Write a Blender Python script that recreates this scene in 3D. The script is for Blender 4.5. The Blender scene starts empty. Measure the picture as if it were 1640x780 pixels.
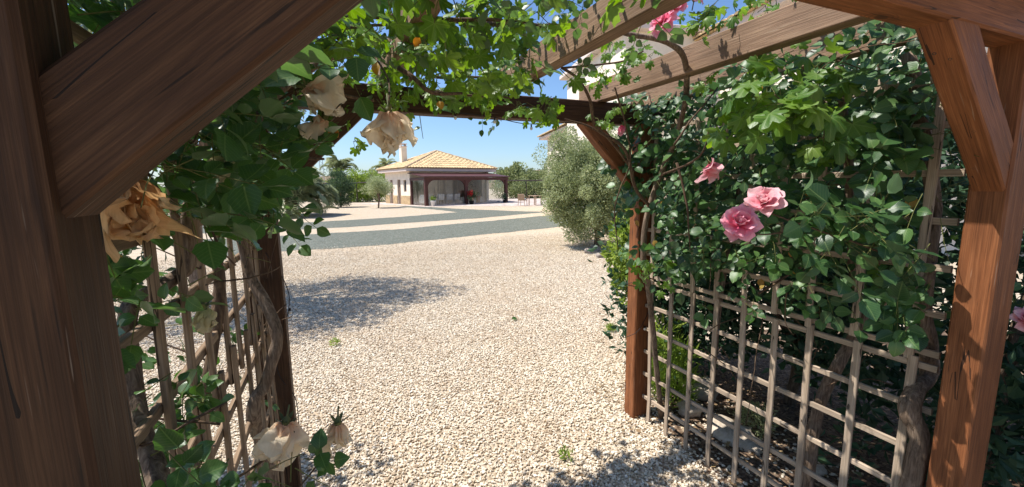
import bpy, math, random
import numpy as np
from mathutils import Vector, Matrix, noise

random.seed(11)
noise.seed_set(7)
rng = np.random.default_rng(11)
scene = bpy.context.scene
COL = scene.collection

# ------------------------------------------------------------------ camera
F_PX, PITCH, ROLL, YAW, CAM_H = 670.58, .141395, -.012811, .401844, 1.65


def _axes():
    cp, sp = math.cos(PITCH), math.sin(PITCH)
    fw = Vector((0, cp, -sp)); up = Vector((0, sp, cp)); rt = Vector((1, 0, 0))
    c, s = math.cos(ROLL), math.sin(ROLL)
    rt, up = c * rt + s * up, c * up - s * rt
    R = Matrix.Rotation(-YAW, 3, 'Z')
    return R @ fw, R @ up, R @ rt


FW, UP, RT = _axes()
CAM = Vector((0, 0, CAM_H))
cd = bpy.data.cameras.new('camera')
cam = bpy.data.objects.new('camera', cd)
COL.objects.link(cam)
cd.sensor_width = 36
cd.lens = 36 * F_PX / 1640
cd.clip_start = .02
cd.clip_end = 3000
m = Matrix((RT, UP, -FW)).transposed().to_4x4()
m.translation = CAM
cam.matrix_world = m
scene.camera = cam

# ------------------------------------------------------------------ sky, sun, exposure
SUN_EL = math.radians(60)
SUN_AZ = math.atan2(-.9, .43)          # clockwise from +Y
world = bpy.data.worlds.new('World')
scene.world = world
world.use_nodes = True
wn = world.node_tree
sky = wn.nodes.new('ShaderNodeTexSky')
sky.sky_type = 'NISHITA'
sky.sun_disc = False
sky.sun_elevation = SUN_EL
sky.sun_rotation = SUN_AZ
sky.altitude = 100
sky.air_density = 1.0
sky.dust_density = .8
sky.ozone_density = 8
bg = wn.nodes['Background']
bg.inputs[1].default_value = .122
wn.links.new(sky.outputs[0], bg.inputs[0])
sd = bpy.data.lights.new('sun', 'SUN')
sd.energy = 5.0
sd.angle = math.radians(.53)
sd.color = (1, .955, .89)
sun = bpy.data.objects.new('sun', sd)
COL.objects.link(sun)
S = Vector((math.sin(SUN_AZ) * math.cos(SUN_EL), math.cos(SUN_AZ) * math.cos(SUN_EL), math.sin(SUN_EL)))
sun.rotation_euler = S.to_track_quat('Z', 'Y').to_euler()
sun.location = S * 60
scene.view_settings.view_transform = 'Standard'
scene.view_settings.look = 'None'
scene.view_settings.gamma = 1
scene.view_settings.use_curve_mapping = False
scene.view_settings.exposure = .6


# ------------------------------------------------------------------ pixel <-> place helpers (photo pixels 1640 x 780)
def ray(x, y):
    return FW + RT * ((x - 820) / F_PX) - UP * ((y - 390) / F_PX)


def at(x, y, d):
    return CAM + ray(x, y) * d


def ground(x, y, z=0.):
    d = ray(x, y)
    return CAM + d * ((z - CAM_H) / d.z)


def wallx(x, y, X):
    d = ray(x, y)
    return CAM + d * (X / d.x)


def depth(p):
    return (Vector(p) - CAM).dot(FW)


def inframe(p, mg=60):
    d = Vector(p) - CAM
    z = d.dot(FW)
    if z < .1:
        return False
    x = 820 + F_PX * d.dot(RT) / z
    y = 390 - F_PX * d.dot(UP) / z
    return -mg < x < 1640 + mg and -mg < y < 780 + mg


# ------------------------------------------------------------------ objects
def tag(o, label=None, cat=None, group=None, kind=None):
    if label: o['label'] = label
    if cat: o['category'] = cat
    if group: o['group'] = group
    if kind: o['kind'] = kind
    return o


def link(name, data, parent=None, mw=None):
    o = bpy.data.objects.new(name, data)
    COL.objects.link(o)
    if parent is not None:
        o.parent = parent
        o.matrix_parent_inverse = Matrix.Identity(4)
        if mw is not None:
            o.matrix_local = parent_inv(parent) @ mw
    elif mw is not None:
        o.matrix_local = mw
    return o


_pm = {}


def parent_inv(p):
    M = Matrix.Identity(4)
    q = p
    chain = []
    while q is not None:
        chain.append(q.matrix_basis.copy())
        q = q.parent
    for b in reversed(chain):
        M = M @ b
    return M.inverted()


def empty(name, loc, rz=0.):
    o = bpy.data.objects.new(name, None)
    COL.objects.link(o)
    o.matrix_basis = Matrix.Translation(Vector(loc)) @ Matrix.Rotation(rz, 4, 'Z')
    o.empty_display_size = .1
    return o


def mesh(name, verts, faces, mat=None, smooth=False, uv=None, rnd=None, mats=None, midx=None):
    me = bpy.data.meshes.new(name)
    me.from_pydata([tuple(v) for v in verts], [], [tuple(f) for f in faces])
    if mat: me.materials.append(mat)
    if mats:
        for q in mats: me.materials.append(q)
        me.polygons.foreach_set('material_index', midx)
    if smooth:
        me.polygons.foreach_set('use_smooth', [True] * len(me.polygons))
    if uv is not None:
        l = me.uv_layers.new(name='UVMap')
        vi = np.empty(len(me.loops), np.int32)
        me.loops.foreach_get('vertex_index', vi)
        l.data.foreach_set('uv', np.asarray(uv, np.float32)[vi].ravel())
    me.update()
    return me


def np_mesh(name, V, T, mat, uv=None, rnd=None, smooth=True):
    """fast mesh of triangles from numpy"""
    me = bpy.data.meshes.new(name)
    me.vertices.add(len(V)); me.vertices.foreach_set('co', np.asarray(V, np.float32).ravel())
    n = len(T)
    me.loops.add(n * 3); me.loops.foreach_set('vertex_index', np.asarray(T, np.int32).ravel())
    me.polygons.add(n)
    me.polygons.foreach_set('loop_start', np.arange(0, n * 3, 3, dtype=np.int32))
    me.polygons.foreach_set('use_smooth', np.full(n, smooth))
    me.materials.append(mat)
    if uv is not None:
        l = me.uv_layers.new(name='UVMap')
        l.data.foreach_set('uv', np.asarray(uv, np.float32)[np.asarray(T).ravel()].ravel())
    if rnd is not None:
        a = me.attributes.new('rnd', 'FLOAT', 'POINT')
        a.data.foreach_set('value', np.asarray(rnd, np.float32))
    me.update(calc_edges=True)
    return me


class MB:
    """collects shapes for ONE mesh"""
    def __init__(s): s.v = []; s.f = []

    def add(s, v, f):
        o = len(s.v)
        s.v += [Vector(q) for q in v]; s.f += [tuple(i + o for i in q) for q in f]
        return s

    def box(s, lo, hi, c=.0, M=None):
        x0, y0, z0 = lo; x1, y1, z1 = hi
        if c <= 0:
            v = [(x, y, z) for x in (x0, x1) for y in (y0, y1) for z in (z0, z1)]
            f = [(0, 1, 3, 2), (4, 6, 7, 5), (0, 4, 5, 1), (2, 3, 7, 6), (0, 2, 6, 4), (1, 5, 7, 3)]
        else:
            v = []; idx = {}
            for i, x in enumerate((x0, x1)):
                for j, y in enumerate((y0, y1)):
                    for k, z in enumerate((z0, z1)):
                        sx, sy, sz = (1 - 2 * i), (1 - 2 * j), (1 - 2 * k)
                        idx[i, j, k] = len(v)
                        v += [(x, y + sy * c, z + sz * c), (x + sx * c, y, z + sz * c), (x + sx * c, y + sy * c, z)]
            g = lambda i, j, k, a: idx[i, j, k] + a
            f = []
            for i in (0, 1):
                q = [g(i, 0, 0, 0), g(i, 0, 1, 0), g(i, 1, 1, 0), g(i, 1, 0, 0)]; f.append(q if i == 0 else q[::-1])
                q = [g(0, i, 0, 1), g(1, i, 0, 1), g(1, i, 1, 1), g(0, i, 1, 1)]; f.append(q if i == 0 else q[::-1])
                q = [g(0, 0, i, 2), g(0, 1, i, 2), g(1, 1, i, 2), g(1, 0, i, 2)]; f.append(q if i == 0 else q[::-1])
                for k in (0, 1):
                    f.append([g(0, i, k, 1), g(1, i, k, 1), g(1, i, k, 2), g(0, i, k, 2)])
                    f.append([g(i, 0, k, 0), g(i, 1, k, 0), g(i, 1, k, 2), g(i, 0, k, 2)])
                    f.append([g(i, k, 0, 0), g(i, k, 1, 0), g(i, k, 1, 1), g(i, k, 0, 1)])
            for i in (0, 1):
                for j in (0, 1):
                    for k in (0, 1): f.append([g(i, j, k, 0), g(i, j, k, 1), g(i, j, k, 2)])
        if M is not None: v = [M @ Vector(q) for q in v]
        return s.add(v, f)

    def tube(s, pts, rad, n=8, ridge=0., nr=5, tw=3., cap=True):
        pts = [Vector(p) for p in pts]
        N = len(pts); v = []; f = []
        t0 = (pts[1] - pts[0]).normalized()
        a = t0.orthogonal().normalized()
        L = 0
        for i, p in enumerate(pts):
            t = (pts[min(i + 1, N - 1)] - pts[max(i - 1, 0)]).normalized()
            a = (a - t * a.dot(t)).normalized(); b = t.cross(a)
            if i: L += (p - pts[i - 1]).length
            r = rad[i] if hasattr(rad, '__len__') else rad
            for k in range(n):
                th = 2 * math.pi * k / n
                rr = r
                if ridge:
                    rr *= 1 + ridge * (math.sin(nr * (th + tw * L)) + .7 * math.sin((nr + 3) * th - 9 * L + 1) + .9 * noise.noise(p * 25 + Vector((th, 0, 0))))
                v.append(p + (a * math.cos(th) + b * math.sin(th)) * rr)
        for i in range(N - 1):
            for k in range(n):
                f.append((i * n + k, i * n + (k + 1) % n, (i + 1) * n + (k + 1) % n, (i + 1) * n + k))
        if cap:
            f.append(tuple(range(n))[::-1]); f.append(tuple((N - 1) * n + k for k in range(n)))
        return s.add(v, f)

    def lathe(s, prof, n=12, M=None):
        v = [];f = []
        for r, z in prof:
            for k in range(n):
                q = Vector((r * math.cos(2 * math.pi * k / n), r * math.sin(2 * math.pi * k / n), z))
                v.append(M @ q if M is not None else q)
        for i in range(len(prof) - 1):
            for k in range(n):
                f.append((i * n + k, i * n + (k + 1) % n, (i + 1) * n + (k + 1) % n, (i + 1) * n + k))
        f.append(tuple(range(n))[::-1]); f.append(tuple((len(prof) - 1) * n + k for k in range(n)))
        return s.add(v, f)

    def build(s, name, mat, parent=None, smooth=False, mw=None):
        return link(name, mesh(name, s.v, s.f, mat, smooth), parent, mw)


def spline(pts, per=6, jit=0.):
    P = [Vector(p) for p in pts]
    P = [P[0] * 2 - P[1]] + P + [P[-1] * 2 - P[-2]]
    out = []
    for i in range(1, len(P) - 2):
        for k in range(per):
            t = k / per
            a, b, c, d = P[i - 1], P[i], P[i + 1], P[i + 2]
            q = .5 * ((2 * b) + (c - a) * t + (2 * a - 5 * b + 4 * c - d) * t * t + (3 * b - a - 3 * c + d) * t ** 3)
            out.append(q)
    out.append(P[-2])
    if jit:
        out = [q + noise.noise_vector(q * 9) * jit for q in out]
    return out


# ------------------------------------------------------------------ materials
class N:
    """tiny node helper"""
    def __init__(s, name):
        s.mat = bpy.data.materials.new(name); s.mat.use_nodes = True
        s.t = s.mat.node_tree
        s.b = s.t.nodes['Principled BSDF']; s.o = s.t.nodes['Material Output']

    def n(s, typ, **kw):
        q = s.t.nodes.new('ShaderNode' + typ)
        for k, v in kw.items():
            setattr(q, k, v)
        return q

    def l(s, a, b): s.t.links.new(a, b)

    def val(s, sock, v):
        if hasattr(v, 'is_output'): s.l(v, sock)
        else: sock.default_value = v

    def math(s, op, a, b=0., c=None):
        q = s.n('Math', operation=op); s.val(q.inputs[0], a); s.val(q.inputs[1], b)
        if c is not None: s.val(q.inputs[2], c)
        return q.outputs[0]

    def coord(s, kind='Object', scale=(1, 1, 1), loc=None):
        tc = s.n('TexCoord'); mp = s.n('Mapping')
        mp.inputs['Scale'].default_value = scale
        s.l(tc.outputs[kind], mp.inputs[0])
        if loc is not None: s.l(loc, mp.inputs['Location'])
        return mp.outputs[0]

    def noise(s, co, scale=5., detail=4., rough=.55, dist=0.):
        q = s.n('TexNoise'); q.inputs['Scale'].default_value = scale
        q.inputs['Detail'].default_value = detail; q.inputs['Roughness'].default_value = rough
        q.inputs['Distortion'].default_value = dist
        if co is not None: s.l(co, q.inputs['Vector'])
        return q.outputs[0]

    def voro(s, co, scale=5., feature='F1', out='Distance'):
        q = s.n('TexVoronoi', feature=feature); q.inputs['Scale'].default_value = scale
        if co is not None: s.l(co, q.inputs['Vector'])
        return q.outputs[out]

    def ramp(s, f, stops):
        q = s.n('ValToRGB'); e = q.color_ramp.elements
        while len(e) < len(stops): e.new(.5)
        for i, (p, c) in enumerate(stops):
            e[i].position = p; e[i].color = (*c, 1) if len(c) == 3 else c
        s.l(f, q.inputs[0]); return q.outputs[0]

    def mix(s, f, a, b, blend='MIX'):
        q = s.n('Mix', data_type='RGBA', blend_type=blend)
        s.val(q.inputs[0], f)
        for i, v in ((6, a), (7, b)):
            if hasattr(v, 'is_output'): s.l(v, q.inputs[i])
            else: q.inputs[i].default_value = (*v, 1)
        return q.outputs[2]

    def bump(s, h, strength=.3, dist=.01):
        q = s.n('Bump'); q.inputs['Strength'].default_value = strength; q.inputs['Distance'].default_value = dist
        s.l(h, q.inputs['Height']); s.l(q.outputs[0], s.b.inputs['Normal']); return q.outputs[0]

    def base(s, c, rough=.6, spec=None):
        s.val(s.b.inputs['Base Color'], (*c, 1) if isinstance(c, tuple) else c)
        s.val(s.b.inputs['Roughness'], rough)
        if spec is not None: s.b.inputs['Specular IOR Level'].default_value = spec
        return s.mat

    def rand(s): return s.n('ObjectInfo').outputs['Random']


def wood(name, stops, rough=.55, bump=.35, crack=.5, gloss=.4, grain=1.):
    k = N(name)
    r = k.rand()
    cx = k.n('CombineXYZ')
    for i in range(3): k.l(k.math('MULTIPLY', r, 37. + 11 * i), cx.inputs[i])
    co = k.coord('Object', (1.1 * grain, 16 * grain, 16 * grain), cx.outputs[0])
    g1 = k.noise(co, 2.2, 6, .6, 1.6)
    co2 = k.coord('Object', (2.5, 95, 95), cx.outputs[0])
    g2 = k.noise(co2, 2.5, 4, .6, .4)
    co3 = k.coord('Object', (1.4, 1.4, 1.4), cx.outputs[0])
    g3 = k.noise(co3, 2.4, 3)
    f = k.math('ADD', k.math('MULTIPLY', g1, .6), k.math('MULTIPLY', g2, .4))
    c = k.ramp(f, stops)
    c = k.mix(.5, c, k.ramp(g3, [(.3, (.55, .55, .55)), (.7, (1.25, 1.22, 1.18))]), 'MULTIPLY')
    c = k.mix(k.math('MULTIPLY', r, .35), c, (.6, .55, .5), 'MULTIPLY')
    # drying cracks
    co4 = k.coord('Object', (1.6, 30, 30), cx.outputs[0])
    cr = k.noise(co4, 1., 2.5, .45, .3)
    d = k.math('ABSOLUTE', k.math('SUBTRACT', cr, .5))
    line = k.math('LESS_THAN', d, .009)
    gate = k.math('GREATER_THAN', k.noise(k.coord('Object', (2.5, 9, 9), cx.outputs[0]), 2., 1), .60)
    line = k.math('MULTIPLY', line, gate)
    c = k.mix(k.math('MULTIPLY', line, crack), c, (.012, .008, .006))
    g5 = k.noise(k.coord('Object', (5, 420, 420), cx.outputs[0]), 1., 3, .6)
    c = k.mix(.55, c, k.ramp(g5, [(.33, (.5, .48, .46)), (.66, (1.3, 1.28, 1.25))]), 'MULTIPLY')
    st = k.noise(k.coord('Object', (6, 130, 130), cx.outputs[0]), 1., 2, .5, .3)
    pt = k.noise(k.coord('Object', (3, 6, 6), cx.outputs[0]), 1.5, 2)
    sf = k.math('MULTIPLY', k.ramp(st, [(.64, (0, 0, 0)), (.70, (1, 1, 1))]), k.ramp(pt, [(.45, (0, 0, 0)), (.6, (1, 1, 1))]))
    c = k.mix(k.math('MULTIPLY', sf, crack * .85), c, (.012, .008, .006))
    sl = k.math('MULTIPLY', k.ramp(st, [(.26, (1, 1, 1)), (.31, (0, 0, 0))]), .35)
    c = k.mix(sl, c, (.42, .33, .25))
    kv = k.n('TexVoronoi'); kv.inputs['Scale'].default_value = 1.; k.l(k.coord('Object', (2.6, 5.5, 5.5), cx.outputs[0]), kv.inputs['Vector'])
    knot = k.math('LESS_THAN', kv.outputs['Distance'], .055)
    ring = k.math('MULTIPLY', k.math('LESS_THAN', kv.outputs['Distance'], .14), k.math('GREATER_THAN', k.math('SINE', k.math('MULTIPLY', kv.outputs['Distance'], 150.)), .3))
    c = k.mix(k.math('MULTIPLY', k.math('MAXIMUM', knot, k.math('MULTIPLY', ring, .5)), .6), c, (.02, .012, .008))
    h = k.math('SUBTRACT', k.math('ADD', k.math('MULTIPLY', g2, .6), k.math('MULTIPLY', g1, .5)), k.math('MULTIPLY', line, 1.2))
    k.bump(h, bump * 1.2, .004)
    return k.base(c, k.math('ADD', k.math('MULTIPLY', g2, .3), rough - .12), gloss)


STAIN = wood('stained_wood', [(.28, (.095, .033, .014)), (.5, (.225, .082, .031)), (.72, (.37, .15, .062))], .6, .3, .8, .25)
SHADESTAIN = wood('shaded_stained_wood', [(.28, (.035, .016, .008)), (.5, (.075, .036, .018)), (.75, (.135, .07, .036))], .62, .45, .95, .2)  # same stain; shade on left timbers and far header put into the colour
RAFTER = wood('weathered_rafter_wood', [(.25, (.13, .075, .045)), (.5, (.28, .18, .115)), (.75, (.42, .30, .2))], .65, .5, .7, .25)
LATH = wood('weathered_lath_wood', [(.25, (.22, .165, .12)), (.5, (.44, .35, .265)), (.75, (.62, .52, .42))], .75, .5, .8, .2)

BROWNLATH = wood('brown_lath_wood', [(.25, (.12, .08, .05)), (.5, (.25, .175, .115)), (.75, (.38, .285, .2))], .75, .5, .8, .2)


def leafmat(name, dark, mid, light, back, rough=.42, trans=.35, kind='rose', tcol=None):
    k = N(name)
    a = k.n('Attribute', attribute_name='rnd').outputs['Fac']
    r = k.math('FRACT', k.math('ADD', a, k.rand()))
    c = k.ramp(r, [(0., dark), (.55, mid), (1., light)])
    nz = k.noise(k.coord('UV', (3, 3, 3)), 2.5, 3)
    c = k.mix(.45, c, k.ramp(nz, [(.3, (.7, .75, .7)), (.7, (1.25, 1.2, 1.1))]), 'MULTIPLY')
    sep = k.n('SeparateXYZ'); k.l(k.n('UVMap').outputs[0], sep.inputs[0])
    u, v = sep.outputs[0], sep.outputs[1]
    if kind == 'rose':
        au = k.math('ABSOLUTE', u)
        fr = k.math('FRACT', k.math('SUBTRACT', k.math('MULTIPLY', v, 8.), k.math('MULTIPLY', au, 3.2)))
        w = k.math('ABSOLUTE', k.math('SUBTRACT', fr, .5))
        vein = k.math('MAXIMUM', k.math('MULTIPLY', k.math('LESS_THAN', w, .07), .55), k.math('LESS_THAN', au, .05))
        relief = k.math('ADD', k.math('MULTIPLY', w, .6), k.math('MULTIPLY', nz, .8))
    else:
        an = k.math('ARCTAN2', u, k.math('ADD', v, .001))
        fr = k.math('FRACT', k.math('ADD', k.math('DIVIDE', an, math.radians(48)), .5))
        rad = k.math('SQRT', k.math('ADD', k.math('MULTIPLY', u, u), k.math('MULTIPLY', v, v)))
        w = k.math('MULTIPLY', k.math('ABSOLUTE', k.math('SUBTRACT', fr, .5)), rad)
        vein = k.math('LESS_THAN', w, .018)
        fr2 = k.math('FRACT', k.math('SUBTRACT', k.math('MULTIPLY', rad, 9.), k.math('MULTIPLY', w, 9.)))
        w2 = k.math('ABSOLUTE', k.math('SUBTRACT', fr2, .5))
        vein = k.math('MAXIMUM', vein, k.math('MULTIPLY', k.math('LESS_THAN', w2, .06), .4))
        relief = k.math('ADD', k.math('MULTIPLY', w2, .8), nz)
    c = k.mix(k.math('MULTIPLY', vein, .4), c, k.mix(.5, light, (.35, .42, .16)))
    bf = k.n('NewGeometry').outputs['Backfacing']
    c = k.mix(k.math('MULTIPLY', bf, .7), c, back)
    nb = k.bump(relief, .16, .002)
    k.base(c, rough, .5)
    tr = k.n('BsdfTranslucent')
    tc = k.mix(.5, c, tcol or light)
    hs = k.n('HueSaturation'); hs.inputs['Value'].default_value = 1.8; hs.inputs['Saturation'].default_value = 1.15
    k.l(tc, hs.inputs['Color']); k.l(hs.outputs[0], tr.inputs[0])
    mx = k.n('MixShader'); mx.inputs[0].default_value = trans
    k.l(k.b.outputs[0], mx.inputs[1]); k.l(tr.outputs[0], mx.inputs[2]); k.l(mx.outputs[0], k.o.inputs[0])
    return k.mat


ROSELEAF = leafmat('rose_leaf', (.022, .062, .022), (.038, .095, .03), (.07, .14, .04), (.10, .15, .075), .4, .3, tcol=(.10, .2, .03))
DARKLEAF = leafmat('dark_rose_leaf', (.02, .054, .02), (.042, .104, .032), (.095, .185, .05), (.09, .145, .075), .43, .27, tcol=(.07, .16, .04))
GRAPELEAF = leafmat('grape_leaf', (.05, .12, .022), (.09, .19, .03), (.17, .27, .05), (.14, .21, .08), .42, .42, 'grape', tcol=(.20, .30, .03))
YELLOWLEAF = leafmat('yellowed_leaf', (.30, .2, .03), (.36, .24, .05), (.33, .13, .03), (.35, .25, .08), .5, .4)


def simple_leaf(name, a, b, c, trans=.25, rough=.5):
    k = N(name)
    at_ = k.n('Attribute', attribute_name='rnd').outputs['Fac']
    r = k.math('FRACT', k.math('ADD', at_, k.rand()))
    col = k.ramp(r, [(0., a), (.5, b), (1., c)])
    k.base(col, rough, .4)
    tr = k.n('BsdfTranslucent')
    hs = k.n('HueSaturation'); hs.inputs['Value'].default_value = 1.5
    k.l(col, hs.inputs['Color']); k.l(hs.outputs[0], tr.inputs[0])
    mx = k.n('MixShader'); mx.inputs[0].default_value = trans
    k.l(k.b.outputs[0], mx.inputs[1]); k.l(tr.outputs[0], mx.inputs[2]); k.l(mx.outputs[0], k.o.inputs[0])
    return k.mat


SILVER = simple_leaf('silver_leaf', (.20, .24, .10), (.33, .37, .18), (.48, .51, .31), .35)
OLIVE = simple_leaf('olive_leaf', (.12, .15, .07), (.2, .23, .12), (.3, .33, .2), .3)
HEDGE = simple_leaf('hedge_leaf', (.13, .2, .025), (.21, .3, .04), (.32, .4, .07), .4)
CONIF = simple_leaf('dark_shrub_leaf', (.03, .065, .028), (.05, .095, .04), (.085, .14, .06))
PALM = simple_leaf('palm_leaf', (.17, .2, .09), (.26, .3, .14), (.38, .41, .23), .3)
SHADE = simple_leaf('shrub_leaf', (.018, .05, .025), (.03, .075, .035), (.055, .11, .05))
WEED = simple_leaf('weed_leaf', (.14, .22, .03), (.22, .32, .045), (.34, .42, .07), .4)
FARTREE = simple_leaf('far_tree_leaf', (.13, .16, .06), (.2, .24, .09), (.29, .32, .14), .3)


def bark(name, a, b, c, sc=1.):
    k = N(name)
    co = k.coord('Object', (45 * sc, 45 * sc, 7 * sc))
    f = k.noise(co, 1.6, 6, .65, 1.2)
    g = k.noise(k.coord('Object', (9, 9, 9)), 2., 3)
    col = k.mix(.4, k.ramp(f, [(.3, a), (.5, b), (.72, c)]), k.ramp(g, [(.3, (.6, .6, .6)), (.7, (1.25, 1.2, 1.15))]), 'MULTIPLY')
    k.bump(f, .8, .006)
    return k.base(col, .85, .2)


BARK = bark('vine_bark', (.06, .04, .027), (.17, .12, .085), (.34, .26, .19))
TWIG = bark('twig_bark', (.05, .03, .02), (.11, .07, .045), (.2, .14, .08))
GREENTWIG = bark('green_twig', (.07, .09, .03), (.13, .14, .045), (.2, .2, .07))


def petal(name, core, mid, edge, trans=.35, rough=.6, vein=.3):
    k = N(name)
    sep = k.n('SeparateXYZ'); k.l(k.n('UVMap').outputs[0], sep.inputs[0])
    u, v = sep.outputs[0], sep.outputs[1]
    nz = k.noise(k.coord('Object', (1, 1, 1)), 60., 4, .6)
    fv = k.math('ADD', v, k.math('MULTIPLY', k.math('SUBTRACT', nz, .5), .6))
    c = k.ramp(fv, [(0., core), (.45, mid), (1., edge)])
    st = k.noise(k.coord('UV', (22, 1.5, 1)), 1., 3)
    c = k.mix(vein, c, k.ramp(st, [(.3, (.72, .62, .52)), (.65, (1.1, 1.08, 1.05))]), 'MULTIPLY')
    c = k.mix(k.math('MULTIPLY', k.rand(), .25), c, (.86, .78, .68), 'MULTIPLY')
    k.bump(k.math('ADD', st, nz), .5, .003)
    k.base(c, rough, .3)
    tr = k.n('BsdfTranslucent'); k.l(c, tr.inputs[0])
    mx = k.n('MixShader'); mx.inputs[0].default_value = trans
    k.l(k.b.outputs[0], mx.inputs[1]); k.l(tr.outputs[0], mx.inputs[2]); k.l(mx.outputs[0], k.o.inputs[0])
    return k.mat


CREAM = petal('faded_cream_petal', (.86, .58, .38), (.93, .80, .60), (.93, .84, .67), .5, .6, .2)
TAN = petal('dry_tan_petal', (.46, .24, .10), (.80, .50, .23), (.88, .62, .34), .4, .8, .45)
PALE = petal('pale_green_petal', (.42, .44, .2), (.6, .56, .33), (.62, .55, .38))
PINK = petal('pink_petal', (.80, .14, .24), (.88, .40, .48), (.92, .62, .66), .4, .55, .2)
HOTPINK = petal('bright_pink_petal', (.82, .10, .24), (.92, .27, .42), (.94, .52, .62), .4, .55, .2)

def stonemat(name, a, b, sc=1.):
    k = N(name)
    co = k.coord('Object', (1, 1, 1))
    f = k.noise(co, 9 * sc, 6, .65); g = k.noise(co, 45 * sc, 4)
    col = k.ramp(k.math('ADD', k.math('MULTIPLY', f, .7), k.math('MULTIPLY', g, .3)), [(.3, a), (.7, b)])
    k.bump(g, .5, .01)
    return k.base(col, .9, .2)


WHITESTONE = stonemat('white_limestone', (.30, .24, .18), (.62, .54, .44), 1.4)
GREYSTONE = stonemat('grey_stone', (.22, .18, .15), (.42, .36, .31))


def gravelmat(name, stops, sc, contrast=.5, patch=None):
    k = N(name)
    tc = k.coord('Object', (1, 1, 1))
    vc = k.voro(tc, sc, 'F1', 'Color'); vd = k.voro(tc, sc, 'F1')
    sp = k.n('SeparateColor'); k.l(vc, sp.inputs[0])
    big = k.noise(tc, .55, 5, .6); mid = k.noise(tc, 4., 4, .6)
    col = k.ramp(sp.outputs[0], stops)
    if patch:
        col = k.mix(k.ramp(big, [(.42, (0, 0, 0)), (.66, (.55, .55, .55))]), col, patch)
    col = k.mix(.5, col, k.ramp(mid, [(.3, (.78, .76, .74)), (.7, (1.12, 1.11, 1.1))]), 'MULTIPLY')
    gap = k.math('GREATER_THAN', vd, .62)
    col = k.mix(k.math('MULTIPLY', gap, contrast), col, (.16, .12, .09))
    k.bump(k.math('SUBTRACT', 1., vd), .9, .5 / sc)
    return k.base(col, .92, .15)


GRAVEL = gravelmat('cream_gravel', [(0., (.38, .30, .205)), (.5, (.51, .43, .325)), (1., (.60, .53, .43))], 52., .45, (.53, .41, .28))
GREENGRAVEL = gravelmat('grey_green_gravel', [(0., (.075, .09, .072)), (.5, (.12, .138, .115)), (1., (.21, .23, .20))], 36., .4)
SOIL = gravelmat('leaf_litter_soil', [(0., (.05, .03, .02)), (.6, (.13, .085, .055)), (1., (.26, .18, .12))], 60., .5)
PAVING = gravelmat('terrace_paving', [(0., (.46, .38, .34)), (1., (.58, .50, .45))], 2.2, .1)


def pebblemat():
    k = N('pebble')
    r = k.rand()
    c = k.ramp(r, [(0., (.23, .155, .10)), (.09, (.39, .30, .2)), (.28, (.57, .47, .34)), (.6, (.69, .60, .465)), (1., (.82, .75, .63))])
    nz = k.noise(k.coord('Object', (1, 1, 1)), 3., 3)
    c = k.mix(.4, c, k.ramp(nz, [(.3, (.75, .72, .7)), (.7, (1.1, 1.1, 1.1))]), 'MULTIPLY')
    big = k.noise(k.n('ObjectInfo').outputs['Location'], 1.3, 5, .65)
    c = k.mix(k.ramp(big, [(.45, (0, 0, 0)), (.72, (.75, .75, .75))]), c, k.mix(.5, c, (.46, .32, .2)))
    return k.base(c, .85, .25)


PEBBLE = pebblemat()


def plain(name, c, rough=.7, nsc=3., var=.25, bump=.1, spec=.3, metallic=0.):
    k = N(name)
    nz = k.noise(k.coord('Object', (1, 1, 1)), nsc, 5, .6)
    lo = 1 - var; hi = 1 + var * .6
    col = k.mix(1., c, k.ramp(nz, [(.3, (lo, lo, lo)), (.7, (hi, hi, hi))]), 'MULTIPLY')
    k.bump(nz, bump, .02)
    k.b.inputs['Metallic'].default_value = metallic
    return k.base(col, rough, spec)


STUCCO = plain('cream_stucco', (.80, .71, .58), .9, 2., .12)
STONECLAD = plain('ochre_stone_dado', (.50, .36, .20), .9, 6., .35, .4)
FASCIA = plain('pale_fascia', (.66, .56, .50), .8, 2., .1)
TILE = plain('terracotta_tile', (.64, .47, .26), .85, 2.5, .35, .2)
TILEPALE = plain('pale_terracotta_tile', (.62, .44, .27), .85, 2.5, .35, .2)
MAHOG = plain('dark_red_timber', (.085, .03, .025), .5, 4., .3)
DARK = plain('dark_opening', (.03, .028, .028), .6, 2., .2)
WHITEP = plain('white_paint', (.72, .71, .69), .5, 3., .1)
SHUT = plain('brown_shutter', (.2, .13, .09), .6, 3., .2)
CANE_F = plain('rattan', (.36, .25, .17), .7, 20., .3)
CUSH = plain('pale_cushion', (.55, .58, .62), .9, 5., .15)
TERRA = plain('clay_pot', (.48, .23, .12), .8, 6., .2)
METAL = plain('galvanised_steel', (.35, .36, .38), .5, 5., .2, .05, .5, .6)
RUST = plain('dark_fence_steel', (.06, .045, .04), .7, 5., .3)
HILL = plain('dry_scrub_hill', (.2, .15, .085), .95, .06, .5, .2)
WIRE = plain('dark_wire', (.03, .02, .018), .6)
BULB = plain('white_bulb', (.75, .73, .70), .25, 5., .05, 0., .5)
REDLEAF = simple_leaf('red_bract', (.30, .01, .012), (.42, .02, .02), (.5, .05, .04), .2)
DRYLEAF = simple_leaf('dry_leaf', (.13, .08, .04), (.25, .16, .08), (.40, .28, .14), .1, .8)


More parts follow.
